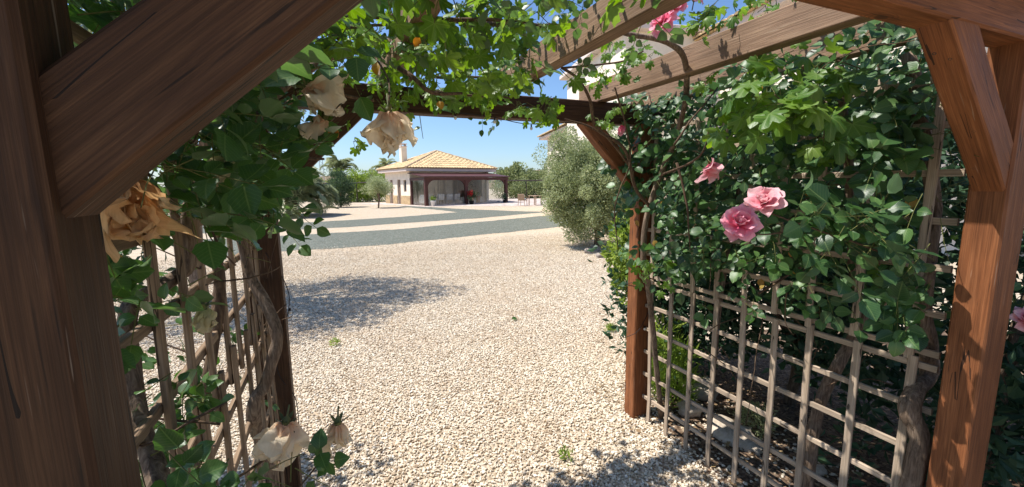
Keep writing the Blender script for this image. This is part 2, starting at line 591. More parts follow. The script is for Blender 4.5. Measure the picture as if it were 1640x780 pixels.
def glassmat():
    k = N('clear_blind')
    tr = k.n('BsdfTransparent'); tr.inputs[0].default_value = (.86, .88, .89, 1)
    gl = k.n('BsdfGlossy'); gl.inputs['Roughness'].default_value = .08
    nz = k.noise(k.coord('Object', (1.5, 1.5, .5)), 2., 2)
    q = k.n('Bump'); q.inputs['Strength'].default_value = .4; q.inputs['Distance'].default_value = .05
    k.l(nz, q.inputs['Height']); k.l(q.outputs[0], gl.inputs['Normal'])
    fr = k.n('LayerWeight'); fr.inputs[0].default_value = .35
    mx = k.n('MixShader')
    k.l(k.math('ADD', k.math('MULTIPLY', fr.outputs['Fresnel'], .45), .05), mx.inputs[0])
    k.l(tr.outputs[0], mx.inputs[1]); k.l(gl.outputs[0], mx.inputs[2]); k.l(mx.outputs[0], k.o.inputs[0])
    return k.mat


GLASS = glassmat()

# ------------------------------------------------------------------ ground
def sheet(name, poly, z, mat, kind='structure', jit=0., sub=8):
    pts = []
    n = len(poly)
    for i in range(n):
        a, b = Vector((*poly[i], 0)), Vector((*poly[(i + 1) % n], 0))
        for k in range(sub):
            q = a.lerp(b, k / sub)
            if jit: q += noise.noise_vector(q * 1.1) * jit + noise.noise_vector(q * 9.) * jit * .5
            pts.append((q.x, q.y, z))
    o = link(name, mesh(name, pts, [tuple(range(len(pts)))], mat))
    return tag(o, kind=kind)


v = []; f = []
G = np.concatenate([-np.geomspace(1500, 12, 16), np.linspace(-10, 10, 9), np.geomspace(12, 1500, 16)])
for i, x in enumerate(G):
    for j, y in enumerate(G):
        v.append((x + 2, y + 12, -.006))
n_ = len(G)
for i in range(n_ - 1):
    for j in range(n_ - 1):
        f.append((i * n_ + j, (i + 1) * n_ + j, (i + 1) * n_ + j + 1, i * n_ + j + 1))
tag(link('ground', mesh('ground', v, f, GRAVEL)), kind='structure')

P2 = lambda x, y: tuple(ground(x, y)[:2])
lower = [P2(*q) for q in [(300, 419), (380, 411), (460, 402), (550, 397), (640, 389.5), (760, 377), (880, 365), (950, 356), (1000, 349), (1000, 331), (950, 336), (880, 344.4), (760, 356), (640, 366.5), (550, 372), (460, 377.5), (380, 381), (300, 384)]]
sheet('gravel_path_near', lower, -.001, GREENGRAVEL, jit=.17, sub=40)
upper = [P2(*q) for q in [(300, 374.5), (380, 372), (460, 368.5), (550, 364), (640, 357.5), (760, 350), (843, 342.5), (882, 339), (843, 338.6), (739, 334.5), (690, 331.5), (648, 329.6), (640, 331), (690, 335), (735, 339.5), (640, 347.5), (550, 353), (460, 357.5), (380, 360), (300, 361)]]
sheet('gravel_path_far', upper, -.001, GREENGRAVEL, jit=.17, sub=40)
bed = [(1.99, 2.6), (1.93, 2.0), (1.9, 1.3), (1.9, .2), (2.0, -2), (6, -2), (6.5, 2.2), (4.2, 3.1), (2.7, 2.9)]
sheet('planting_bed', bed, .0, SOIL, jit=.09, sub=8)


# pebbles: countless, one object; real stones scattered by geometry nodes
def pebbles(name, poly_rows, density, smin, smax, seed, mat=PEBBLE, z=.0):
    v = []; f = []; dens = []
    for (y, x0, x1, d) in poly_rows:
        v += [(x0, y, z), (x1, y, z)]; dens += [d, d]
    for i in range(len(poly_rows) - 1):
        f.append((2 * i, 2 * i + 1, 2 * i + 3, 2 * i + 2))
    me = mesh(name, v, f, mat)
    a = me.attributes.new('dens', 'FLOAT', 'POINT'); a.data.foreach_set('value', dens)
    o = link(name, me)
    ng = bpy.data.node_groups.new(name, 'GeometryNodeTree')
    ng.interface.new_socket('Geometry', in_out='INPUT', socket_type='NodeSocketGeometry')
    ng.interface.new_socket('Geometry', in_out='OUTPUT', socket_type='NodeSocketGeometry')
    nn = ng.nodes.new
    gi = nn('NodeGroupInput'); go = nn('NodeGroupOutput')
    dp = nn('GeometryNodeDistributePointsOnFaces'); dp.inputs['Seed'].default_value = seed
    na = nn('GeometryNodeInputNamedAttribute'); na.data_type = 'FLOAT'; na.inputs[0].default_value = 'dens'
    mu = nn('ShaderNodeMath'); mu.operation = 'MULTIPLY'; mu.inputs[1].default_value = density
    ng.links.new(na.outputs[0], mu.inputs[0]); ng.links.new(mu.outputs[0], dp.inputs['Density'])
    ng.links.new(gi.outputs[0], dp.inputs['Mesh'])
    ico = nn('GeometryNodeMeshIcoSphere'); ico.inputs['Radius'].default_value = 1.; ico.inputs['Subdivisions'].default_value = 2
    nt = nn('ShaderNodeTexNoise'); nt.inputs['Scale'].default_value = 1.1
    pos = nn('GeometryNodeInputPosition'); sp = nn('GeometryNodeSetPosition')
    ng.links.new(pos.outputs[0], nt.inputs['Vector'])
    sub = nn('ShaderNodeVectorMath'); sub.operation = 'SUBTRACT'; sub.inputs[1].default_value = (.5, .5, .5)
    ng.links.new(nt.outputs['Color'], sub.inputs[0])
    scl = nn('ShaderNodeVectorMath'); scl.operation = 'SCALE'; scl.inputs['Scale'].default_value = 1.3
    ng.links.new(sub.outputs[0], scl.inputs[0]); ng.links.new(scl.outputs[0], sp.inputs['Offset'])
    ng.links.new(ico.outputs[0], sp.inputs['Geometry'])
    sm = nn('GeometryNodeSetMaterial'); sm.inputs['Material'].default_value = mat
    ng.links.new(sp.outputs[0], sm.inputs['Geometry'])
    ip = nn('GeometryNodeInstanceOnPoints')
    rs = nn('FunctionNodeRandomValue'); rs.data_type = 'FLOAT_VECTOR'
    rs.inputs['Min'].default_value = (smin * .8, smin * .7, smin * .6); rs.inputs['Max'].default_value = (smax * 1.25, smax * .9, smax * .75)
    rr = nn('FunctionNodeRandomValue'); rr.data_type = 'FLOAT_VECTOR'
    rr.inputs['Min'].default_value = (-.5, -.5, 0); rr.inputs['Max'].default_value = (.5, .5, 6.28); rr.inputs['Seed'].default_value = 5
    ng.links.new(dp.outputs['Points'], ip.inputs['Points']); ng.links.new(sm.outputs[0], ip.inputs['Instance'])
    ng.links.new(rs.outputs[0], ip.inputs['Scale']); ng.links.new(rr.outputs[0], ip.inputs['Rotation'])
    ng.links.new(ip.outputs[0], go.inputs[0])
    md = o.modifiers.new('scatter', 'NODES'); md.node_group = ng
    return o


rows = []
for Y in np.linspace(.6, 12.5, 26):
    d = 1. if Y < 4 else max(.0, 1 - (Y - 4) / 8.5) ** .8
    rows.append((Y, -1.6 - .3 * Y, min(1.96 + (0 if Y < 2.4 else .25 + (Y - 2.4) * 1.15), 9.5), d))
tag(pebbles('gravel', rows, 4300, .0052, .0102, 3), 'loose cream limestone gravel covering the yard around the pergola', 'gravel', kind='stuff')
rows = [(Y, 1.94 + .04 * math.sin(Y * 5), 2.75, .5 if Y > 1.2 else .12) for Y in np.linspace(.5, 3.2, 10)]
tag(pebbles('bed_gravel', rows, 1100, .006, .014, 9), 'sparse gravel mixed into the shaded bed behind the right trellis', 'gravel', kind='stuff')


# ------------------------------------------------------------------ beams
def beam(name, p0, p1, w, h, mat, parent, up=(0, 0, 1), ch=.005, seg=6, wob=.0015, twist=0.):
    """timber from p0 to p1; w across, h along up; local X is the grain"""
    p0, p1 = Vector(p0), Vector(p1)
    x = (p1 - p0); L = x.length; x.normalize()
    z = Vector(up); z = (z - x * z.dot(x)).normalized(); y = z.cross(x)
    a, b = w / 2, h / 2
    sec = [(-a + ch, -b), (a - ch, -b), (a, -b + ch), (a, b - ch), (a - ch, b), (-a + ch, b), (-a, b - ch), (-a, -b + ch)]
    v = []; f = []
    sd_ = random.random() * 50
    for i in range(seg + 1):
        t = i / seg
        dy = noise.noise(Vector((t * 2.3, sd_, 0))) * wob * 3; dz = noise.noise(Vector((t * 2.3, sd_, 9))) * wob * 3
        for (sy, sz) in sec:
            v.append((t * L, sy + dy + noise.noise(Vector((t * 6, sy * 40, sd_))) * wob, sz + dz + noise.noise(Vector((t * 6, sz * 40, sd_ + 3))) * wob))
    for i in range(seg):
        for k in range(8):
            f.append((i * 8 + k, i * 8 + (k + 1) % 8, (i + 1) * 8 + (k + 1) % 8, (i + 1) * 8 + k))
    f.append(tuple(range(8))[::-1]); f.append(tuple(seg * 8 + k for k in range(8)))
    M = Matrix((x, y, z)).transposed().to_4x4(); M.translation = p0
    # faces wound for y,z section -> outward
    f = [q[::-1] for q in f]
    me = mesh(name, v, f, mat)
    me.validate()
    return link(name, me, parent, M)


XL, XR, YN, YF = -.245, 1.849, .585, 2.255
PW, PD = .145, .098
pergola = tag(empty('pergola', (.8, 1.4, 0)), 'brown stained timber pergola with four posts, knee braces and open rafters', 'pergola')
beam('post', (XL - PW / 2, YN, -.05), (XL - PW / 2, YN, 2.04), PW, PD, SHADESTAIN, pergola, up=(0, 1, 0), ch=.006)
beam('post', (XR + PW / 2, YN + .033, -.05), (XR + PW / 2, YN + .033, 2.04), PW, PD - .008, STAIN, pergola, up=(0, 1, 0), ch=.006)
beam('post', (XL - PW / 2, YF, -.05), (XL - PW / 2, YF, 2.02), PW, PD, SHADESTAIN, pergola, up=(0, 1, 0), ch=.006)
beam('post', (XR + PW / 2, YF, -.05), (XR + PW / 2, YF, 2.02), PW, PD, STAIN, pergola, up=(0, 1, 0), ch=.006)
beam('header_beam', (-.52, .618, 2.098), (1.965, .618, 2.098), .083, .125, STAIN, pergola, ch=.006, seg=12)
beam('header_beam', (-.55, YF, 2.0765), (2.13, YF, 2.0765), .095, .126, SHADESTAIN, pergola, ch=.006, seg=12)
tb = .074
beam('knee_brace', (XL - .05, .5915, 1.647), (XL + .44, .5915, 2.137 - .045), tb, .103, SHADESTAIN, pergola, ch=.005)
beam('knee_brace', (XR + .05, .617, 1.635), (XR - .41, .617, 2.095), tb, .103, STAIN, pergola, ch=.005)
beam('knee_brace', (XL - .05, YF, 1.60), (XL + .40, YF, 2.05), tb, .103, SHADESTAIN, pergola, ch=.005)
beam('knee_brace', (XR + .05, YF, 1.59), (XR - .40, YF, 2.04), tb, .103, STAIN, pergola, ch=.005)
for X in (-.36, .255, .875, 1.515 + .0, 1.925):
    beam('rafter', (X + .035, -.55, 2.2), (X + .035, 2.42, 2.2), .068, .122, RAFTER, pergola, ch=.004, seg=10, wob=.002)

# ------------------------------------------------------------------ trellis
def trellis(name, label, X, ys, zr, z0, z1, y0, y1, skip=(), lean=0., wv=.028, mat=LATH):
    t = tag(empty(name, (X, (y0 + y1) / 2, z0)), label, 'trellis', 'lath trellis panels between the posts')
    side = -1 if X > 0 else 1
    for i, y in enumerate(ys):
        if i in skip: continue
        a, b = random.uniform(-1, 1) * .006 + lean, random.uniform(-1, 1) * .006 - lean
        beam('upright_lath', (X + side * .009, y + a, z0 + random.uniform(-.015, .01)), (X + side * .009, y + b, z1 + random.uniform(-.01, .012)), wv, .012, mat, t, up=(side, 0, 0), ch=.002, seg=7, wob=.0018)
    for z in zr:
        a, b = random.uniform(-1, 1) * .005, random.uniform(-1, 1) * .005
        beam('cross_lath', (X - side * .0045, y0, z + a), (X - side * .0045, y1, z + b), .0135, .024, mat, t, ch=.002, seg=8, wob=.0016)
    return t


ysR = [2.13, 1.96, 1.79, 1.62, 1.45, 1.285, 1.12, .945, .77]
trellis('trellis_panel', 'weathered lath trellis panel low on the right, gravel bed showing through', 1.92, ysR, [.985, .82, .655, .49, .325, .16], .0, 1.005, .70, 2.20)
trellis('trellis_panel', 'weathered lath trellis panel high on the right, mostly hidden by dark rose leaves', 1.92, [y + .01 for y in ysR], [1.03, 1.175, 1.34, 1.505, 1.67, 1.835, 1.99], 1.012, 2.01, .70, 2.20)
ysL = [.655, .98, 1.14, 1.305, 1.475, 1.66, 1.83, 1.99, 2.13]
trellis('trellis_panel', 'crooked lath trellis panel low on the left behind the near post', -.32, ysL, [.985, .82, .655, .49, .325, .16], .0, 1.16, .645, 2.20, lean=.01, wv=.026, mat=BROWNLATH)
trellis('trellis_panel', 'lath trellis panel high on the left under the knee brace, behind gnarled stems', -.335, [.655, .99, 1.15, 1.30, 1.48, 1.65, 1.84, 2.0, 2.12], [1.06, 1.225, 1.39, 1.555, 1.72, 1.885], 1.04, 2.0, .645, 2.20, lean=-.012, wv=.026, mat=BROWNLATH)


# ------------------------------------------------------------------ leaves
def rose_leaf(nl, nw, curl, fold, seed, ser=.0):
    """unit leaf, length 1 along +Y, normal +Z"""
    r = random.Random(seed)
    V = []; UV = []; T = []
    cols = nw * 2 + 1
    for i in range(nl + 1):
        t = i / nl
        w = .40 * (math.sin(math.pi * min(1, t ** .80)) ** .75) if 0 < t < 1 else 0.
        w = max(w, .012)
        sg = 1 + (ser if i % 2 else -ser)
        for j in range(cols):
            s = (j - nw) / nw
            x = s * w * (sg if abs(s) == 1 else 1)
            z = abs(x) * fold - curl * (t - .35) ** 2 + .03 * math.sin(7 * t + seed) * abs(s) + r.uniform(-.012, .012) * (abs(s) > .2)
            V.append((x, t, z)); UV.append((s * w / .4, t))
    for i in range(nl):
        for j in range(cols - 1):
            a = i * cols + j
            T += [(a, a + 1, a + cols + 1), (a, a + cols + 1, a + cols)]
    return np.array(V), np.array(T), np.array(UV)


def grape_leaf(seed, n=26, cup=.25):
    r = random.Random(seed)
    V = [(0, 0, 0)]; UV = [(0, 0)]; T = []
    lobes = [(0, 1.), (48, .92), (-48, .92), (98, .72), (-98, .72)]
    out = []
    for k in range(n + 1):
        a = -152 + 304 * k / n
        R = .38
        for la, lr in lobes:
            d = abs(a - la)
            R = max(R, lr * max(0, 1 - (d / 34) ** 1.25 * .62))
        R *= (1.05 if k % 2 else .92) * r.uniform(.95, 1.05)
        out.append((math.radians(a), R))
    for q in (.5, 1.):
        for a, R in out:
            x, y = math.sin(a) * R * q * .62, math.cos(a) * R * q * .62
            rr = math.hypot(x, y)
            z = -cup * rr * rr * 1.6 + .06 * math.cos(a * 7.5) * rr + r.uniform(-.02, .02) * q
            V.append((x, y, z)); UV.append((x * 1.4, y * 1.4))
    m_ = n + 1
    for k in range(n):
        T.append((0, 1 + k + 1, 1 + k))
        a, b, c, d = 1 + k, 2 + k, 1 + m_ + k, 2 + m_ + k
        T += [(a, b, d), (a, d, c)]
    return np.array(V), np.array(T), np.array(UV)


LEAF = {
    'rose': [rose_leaf(7, 2, c, f_, s, .05) for c, f_, s in ((.35, .25, 1), (.15, .4, 2), (.5, .15, 3), (-.15, .3, 4))],
    'roselo': [rose_leaf(4, 1, c, f_, s) for c, f_, s in ((.35, .25, 1), (.15, .4, 2), (.5, .15, 3), (-.15, .3, 4))],
    'grape': [grape_leaf(s, 24, c) for s, c in ((1, .5), (2, .2), (3, .9), (4, -.3))],
}
_leafmesh = {}


def leaf_mesh(kind, var, mat):
    key = (kind, var, mat.name)
    if key not in _leafmesh:
        V, T, UV = LEAF[kind][var]
        _leafmesh[key] = np_mesh(kind + '_leaf', V, T, mat, UV)
    return _leafmesh[key]


def frame(d, nrm):
    """matrix with +Y along d and +Z near nrm"""
    y = Vector(d).normalized(); z = Vector(nrm); z = z - y * z.dot(y)
    if z.length < 1e-4: z = y.orthogonal()
    z.normalize(); x = y.cross(z)
    return Matrix((x, y, z)).transposed()


def rv(s=1.):
    return Vector((random.gauss(0, 1), random.gauss(0, 1), random.gauss(0, 1))) * s


class Plant:
    def __init__(s, name, label, cat, loc, group=None):
        s.root = tag(empty(name, loc), label, cat, group)
        s.leaves = []            # kind, var, mat, pos, rot(3x3), size
        s.twig = MB(); s.gtwig = MB()

    def leaf(s, kind, p, d, nrm, size, mat):
        s.leaves.append((kind, random.randrange(4), mat, Vector(p), frame(d, nrm), size))

    def rose_spray(s, p, d, nrm, size=.05, mat=ROSELEAF, n=5):
        d = Vector(d).normalized(); nrm = Vector(nrm).normalized()
        side = d.cross(nrm).normalized()
        p = Vector(p)
        L = size * 2.1
        tip = p + d * L - Vector((0, 0, L * .12))
        s.gtwig.tube([p, p.lerp(tip, .5) + nrm * size * .08, tip], [.0013, .0011, .0008], 3, cap=False)
        s.leaf('rose', tip, d + rv(.15), nrm + rv(.2), size * random.uniform(1., 1.25), mat)
        for t, k in ((.5, .8), (.85, 1.))[:(n - 1) // 2]:
            for sg in (-1, 1):
                q = p.lerp(tip, t)
                s.leaf('rose', q + side * sg * size * .08, d * .45 + side * sg + rv(.18), nrm + rv(.25), size * k * random.uniform(.8, 1.1), mat)

    def grape_spray(s, p, d, nrm, size=.09, mat=GRAPELEAF):
        p = Vector(p)
        q = p + Vector(d).normalized() * size * random.uniform(.5, .9) + Vector((0, 0, -.2 * size))
        s.gtwig.tube([p, p.lerp(q, .5) + rv(.004), q], [.0016, .0013, .0012], 3, cap=False)
        s.leaf('grape', q, Vector(d) * .5 + Vector((0, 0, -.9)) + rv(.35), nrm, size, mat)

    def stem(s, pts, r0, r1, name='stem', mat=BARK, ridge=.0, n=8, per=6, jit=.004):
        P = spline(pts, per, jit)
        k = len(P)
        rad = [r0 + (r1 - r0) * i / (k - 1) for i in range(k)]
        rad = [r * (1 + .18 * noise.noise(P[i] * 14)) for i, r in enumerate(rad)]
        mb = MB().tube(P, rad, n, ridge)
        mb.build(name, mat, s.root, True, Matrix.Identity(4))
        return P

    def finish(s, nmax=290, minpx=9, free=()):
        inv = parent_inv(s.root)
        def hides(q):
            p = q[3] + q[4] @ Vector((0, q[5] * .5, 0))
            x, y = px(p)
            return any(a < x < c and b < y < d and depth(p) < z for a, b, c, d, z in free)
        s.leaves = [q for q in s.leaves if not hides(q)]
        rec = []
        for i, (kind, var, mat, p, R, sz) in enumerate(s.leaves):
            z = depth(p)
            vis = inframe(p, 20) and z > .2
            rec.append((sz / z * F_PX if vis else 0, i))
        rec.sort(reverse=True)
        near = {i for px, i in rec[:nmax] if px > minpx}
        groups = {}
        for i, (kind, var, mat, p, R, sz) in enumerate(s.leaves):
            M = (R * sz).to_4x4(); M.translation = p
            if i in near:
                o = bpy.data.objects.new('leaf', leaf_mesh(kind, var, mat)); COL.objects.link(o)
                o.parent = s.root; o.matrix_local = inv @ M
            else:
                kk = 'roselo' if kind == 'rose' else kind
                groups.setdefault(mat.name, []).append((kk, var, np.array(M)))
        for mn, L in groups.items():
            V = []; T = []; U = []; Rn = []; off = 0
            for kk, var, M in L:
                v_, t_, u_ = LEAF[kk][var]
                V.append(v_ @ M[:3, :3].T + M[:3, 3]); T.append(t_ + off); U.append(u_)
                Rn.append(np.full(len(v_), random.random())); off += len(v_)
            me = np_mesh('foliage', np.concatenate(V), np.concatenate(T), bpy.data.materials[mn], np.concatenate(U), np.concatenate(Rn))
            tag(link('foliage', me, s.root, Matrix.Identity(4)), kind='stuff')
        if s.gtwig.v:
            tag(s.gtwig.build('leaf_stalks', GREENTWIG, s.root, False, Matrix.Identity(4)), kind='stuff')
        if s.twig.v:
            tag(s.twig.build('twigs', TWIG, s.root, True, Matrix.Identity(4)), kind='stuff')

    def twigs(s, pts, r0=.004, r1=.0015, n=5, jit=.01):
        P = spline(pts, 5, jit)
        s.twig.tube(P, [r0 + (r1 - r0) * i / (len(P) - 1) for i in range(len(P))], n)
        return P


def petal_mesh(seed, L, W, mat, bend, crumple, cup=.3, nl=7, nw=6):
    r = random.Random(seed)
    ox = Vector((r.uniform(0, 90), r.uniform(0, 90), r.uniform(0, 90)))
    V = []; UV = []; F = []
    ang = 0.; y = 0.; z = 0.
    for i in range(nl + 1):
        t = i / nl
        if i:
            ang += bend / nl
            y += math.cos(ang) * L / nl; z += math.sin(ang) * L / nl
        w = W * (.22 + .78 * math.sin(math.pi * (.12 + .66 * t) ** 1.1) ** .8) * (1 if t < .86 else 1 - ((t - .86) / .14) ** 2 * .5)
        for j in range(nw + 1):
            s_ = (j / nw - .5) * 2
            x = s_ * w / 2
            zz = z + cup * (x * x) / W * 2.
            q = Vector((x, y - (abs(s_) ** 2) * .06 * L * t, zz))
            nv = noise.noise_vector(q / L * 2.6 + ox) * crumple * L * (.25 + t)
            nv2 = noise.noise_vector(q / L * 6. + ox) * crumple * L * .35 * t
            V.append(q + nv + nv2); UV.append((j / nw, t))
    m_ = nw + 1
    for i in range(nl):
        for j in range(nw):
            a = i * m_ + j
            F.append((a, a + 1, a + m_ + 1, a + m_))
    return mesh('petal', V, F, mat, True, uv=UV)


def withered_bloom(plant, p, size, mat, axis, np_=13, spread=.55, seed=1, crumple=.22, calyx=True):
    """spent rose hanging along axis"""
    r = random.Random(seed)
    p = Vector(p); ax = Vector(axis).normalized()
    A = ax.orthogonal().normalized(); B = ax.cross(A)
    cb = MB()
    Mz = frame(A, ax).to_4x4(); Mz.translation = p
    cb.lathe([(.0015, -.035), (.002, -.012), (.0065, -.006), (.0075, .002), (.004, .010), (.001, .013)], 8, Mz)
    for k in range(5):
        th = k * 1.257 + .3
        q = A * math.cos(th) + B * math.sin(th)
        w = ax.cross(q)
        b0 = p + q * .006
        tip = b0 + q * .016 - ax * .012
        cb.add([b0 + w * .004, b0 - w * .004, b0.lerp(tip, .6) - w * .003, tip, b0.lerp(tip, .6) + w * .003], [(0, 1, 2, 3, 4)])
    bloom = cb.build('rose_bloom', CALYX, plant.root, True, Matrix.Identity(4))
    for k in range(np_):
        th = 2.4 * k + r.uniform(-.3, .3)
        lev = k / np_
        rad = A * math.cos(th) + B * math.sin(th)
        tilt = spread * (1 - .75 * lev) * r.uniform(.5, 1.3)
        d = ax * math.cos(tilt) + rad * math.sin(tilt)
        M = frame(d, rad + rv(.15)).to_4x4()
        M.translation = p + rad * .005 + ax * .004
        me = petal_mesh(seed * 100 + k, size * r.uniform(.62, 1.), size * r.uniform(.34, .62), mat, r.uniform(-1.1, .7), crumple, r.uniform(-.4, .7), 9, 7)
        link('petal', me, bloom, M)
    return bloom


def open_bloom(plant, p, size, mat, axis, seed=1):
    r = random.Random(seed)
    p = Vector(p); ax = Vector(axis).normalized()
    A = ax.orthogonal().normalized(); B = ax.cross(A)
    Mz = frame(A, ax).to_4x4(); Mz.translation = p
    cb = MB().lathe([(.002, -.04), (.002, -.012), (.007, -.007), (.008, .001), (.005, .010), (.002, .014)], 8, Mz)
    bloom = cb.build('rose_bloom', CALYX, plant.root, True, Matrix.Identity(4))
    for ring, (n, tilt, L, bend) in enumerate(((6, 1.38, .56, -.5), (6, 1.08, .52, -.25), (5, .72, .42, .4), (4, .38, .32, .9))):
        for k in range(n):
            th = 2 * math.pi * (k + .5 * ring) / n + r.uniform(-.2, .2)
            rad = A * math.cos(th) + B * math.sin(th)
            tl = tilt * r.uniform(.88, 1.12)
            d = ax * math.cos(tl) + rad * math.sin(tl)
            M = frame(d, ax * math.sin(tl) - rad * math.cos(tl)).to_4x4()
            M.translation = p + rad * .004 + ax * (.002 + .003 * ring)
            me = petal_mesh(seed * 100 + ring * 10 + k, size * L * r.uniform(.9, 1.08), size * L * r.uniform(.72, .95), mat, bend + r.uniform(-.45, .35), .15, r.uniform(.1, .8))
            link('petal', me, bloom, M)
    return bloom


CALYX = plain('rose_calyx', (.11, .12, .04), .6, 30., .4)


def rbox(lo, hi):
    return Vector([random.uniform(a, b) for a, b in zip(lo, hi)])


def blob(c, rx, ry, rd):
    """random point in an ellipsoid round c: photo right, up, depth radii in metres"""
    while True:
        a, b, d = (random.uniform(-1, 1) for _ in range(3))
        if a * a + b * b + d * d < 1: break
    return c + RT * a * rx + UP * b * ry + FW * d * rd


UPV = Vector((0, 0, 1))


def px(p):
    d = Vector(p) - CAM
    z = d.dot(FW)
    if z < .05: return (-999, -999)
    return (820 + F_PX * d.dot(RT) / z, 390 - F_PX * d.dot(UP) / z)


def inpoly(q, poly):
    x, y = q; c = False
    for i in range(len(poly)):
        x0, y0 = poly[i]; x1, y1 = poly[i - 1]
        if (y0 > y) != (y1 > y) and x < (x1 - x0) * (y - y0) / (y1 - y0) + x0: c = not c
    return c


# where the photograph sees past the foliage: no leaf grows there
OPENING = [(458, 330), (470, 292), (505, 262), (548, 250), (600, 215), (668, 205), (684, 180), (760, 186), (880, 200), (935, 206), (1002, 320), (985, 420), (1000, 680), (1200, 790), (480, 790), (474, 640)]
RAFTER2 = [(900, 172), (1420, 22), (1330, -10), (1275, -10), (900, 136)]
RAFTER1 = [(850, 128), (1100, -10), (960, -10), (870, 60)]
GAP = [(930, 130), (1090, -10), (1290, -10), (930, 138)]


def clear(p, polys=(OPENING, RAFTER2, RAFTER1)):
    q = px(p)
    return not any(inpoly(q, P) for P in polys)


for t_ in (.10, .27, .52):
    for dy in (-.012, .014):
        q = Vector((XR + .05, .617 + dy, 1.635)) + Vector((-.7071, 0, .7071)) * (t_ + dy) + Vector((-.7071, 0, -.7071)) * .052
        MB().lathe([(.0048, -.004), (.0048, .0), (.0036, .0012), (.0012, -.0004)], 10, Matrix.Translation(q) @ frame((0, 1, 0), (-.7071, 0, -.7071)).to_4x4()).build('screw', RUST, pergola, True, Matrix.Identity(4))
# ------------------------------------------------------------------ climbing rose on the left
lr = Plant('climbing_rose', 'climbing rose on the left trellis, gnarled stems and faded cream blooms', 'rose', (-.3, 1.1, 0), 'climbing roses')
A = [at(208, 500, .80), at(255, 460, .92), at(298, 428, .98), at(304, 392, .98), at(296, 355, .98), at(322, 302, 1.0), at(350, 262, 1.05), at(410, 190, 1.1), at(480, 118, 1.2), at(560, 80, 1.3)]
lr.stem([wallx(262, 800, -.30)] + [at(214, 640, .78)] + A, .017, .010, 'stem', BARK, .09, 16, 9, .006)
B = [at(428, 612, 1.5), at(440, 560, 1.5), at(440, 525, 1.5), at(425, 485, 1.5), at(402, 445, 1.5), at(390, 400, 1.48), at(376, 340, 1.45), at(372, 290, 1.45), at(395, 220, 1.45), at(430, 140, 1.5)]
lr.stem([Vector((-.29, 1.75, -.03)), Vector((-.3, 1.8, .5)), at(405, 660, 1.48)] + B, .023, .013, 'stem', BARK, .09, 16, 8, .006)
lr.stem([Vector((-.38, 1.3, -.03)), Vector((-.4, 1.35, .8)), at(352, 480, 1.25), at(348, 420, 1.25), at(356, 360, 1.25), at(390, 260, 1.25)], .018, .010, 'stem', TWIG, .08, 12, 8)
for a, b, c in (((460, 60), (540, 45), (640, 38)), ((455, 62), (500, 90), (530, 150)), ((640, 110), (690, 148), (740, 150)), ((660, 30), (760, 30), (850, 38)), ((350, 260), (440, 250), (520, 255)), ((420, 180), (500, 150), (600, 160))):
    dd = random.uniform(1.2, 1.5)
    lr.twigs([at(*a, dd), at(*b, dd * .98), at(*c, dd * 1.02)], .008, .004, 6, .012)
for _ in range(34):
    p = rbox((-.42, .8, 1.0), (-.2, 2.1, 2.1))
    d = rv(.16)
    if not clear(p + d) or not clear(p + d * .5): continue
    lr.twigs([p, p + d * .5 + rv(.03), p + d], .003, .0012, 4)


def wall_rose(pl, lo, hi, n, inward, size, mat, up=.7, ok=clear):
    k = 0; tries = 0
    while k < n and tries < n * 12:
        tries += 1
        p = rbox(lo, hi)
        if not ok(p): continue
        d = Vector((inward * random.uniform(.1, 1.), random.gauss(0, .7), random.gauss(-.25, .6)))
        nr = Vector((inward * .55, random.gauss(-.15, .35), up)) + rv(.25)
        q = p + d.normalized() * size * 2
        if not ok(q): continue
        pl.rose_spray(p, d, nr, size * random.uniform(.75, 1.3), mat, random.choice((3, 5, 5, 5)))
        k += 1


wall_rose(lr, (-.48, .78, 1.60), (-.16, 2.3, 2.16), 230, 1, .043, ROSELEAF)
wall_rose(lr, (-.50, .74, 1.42), (-.24, 1.5, 1.75), 60, 1, .040, ROSELEAF)
wall_rose(lr, (-.5, .7, 1.75), (-.14, 1.4, 2.2), 70, 1, .045, ROSELEAF)
wall_rose(lr, (-.62, .7, .55), (-.36, 2.2, 1.4), 40, 1, .04, ROSELEAF)


def spot_rose(pl, spots, mat):
    for (x, y, d, r, n, sz) in spots:
        c = at(x, y, d)
        for _ in range(n):
            p = blob(c, r, r, r * .7)
            dr = rv(1.) - FW * .5
            pl.rose_spray(p, dr, -FW * .6 + UPV * .6 + rv(.3), sz * random.uniform(.8, 1.2), mat, random.choice((3, 5)))


spot_rose(lr, [(205, 440, .72, .035, 5, .036), (212, 505, .72, .03, 4, .036), (235, 415, .85, .04, 4, .036), (262, 610, .80, .03, 3, .034), (305, 640, .9, .045, 7, .034),
               (320, 620, .95, .04, 5, .033), (235, 720, .70, .03, 3, .04), (345, 745, .75, .03, 4, .05), (400, 770, .75, .03, 3, .045), (505, 725, .82, .03, 3, .036), (490, 765, .8, .03, 3, .045),
               (250, 255, .66, .03, 3, .06), (300, 240, .78, .05, 5, .05), (330, 190, .8, .06, 8, .05), (420, 250, .9, .05, 6, .05), (450, 160, .92, .05, 7, .05), (400, 120, .95, .07, 9, .05),
               (500, 230, .95, .035, 4, .05), (530, 60, 1.0, .07, 9, .05), (575, 95, .85, .02, 1, .06), (360, 330, .9, .05, 6, .045), (440, 330, 1.25, .06, 8, .045), (430, 300, 1.1, .05, 6, .045), (470, 60, 1.0, .07, 8, .05), (540, 215, 1.0, .03, 3, .05)], ROSELEAF)
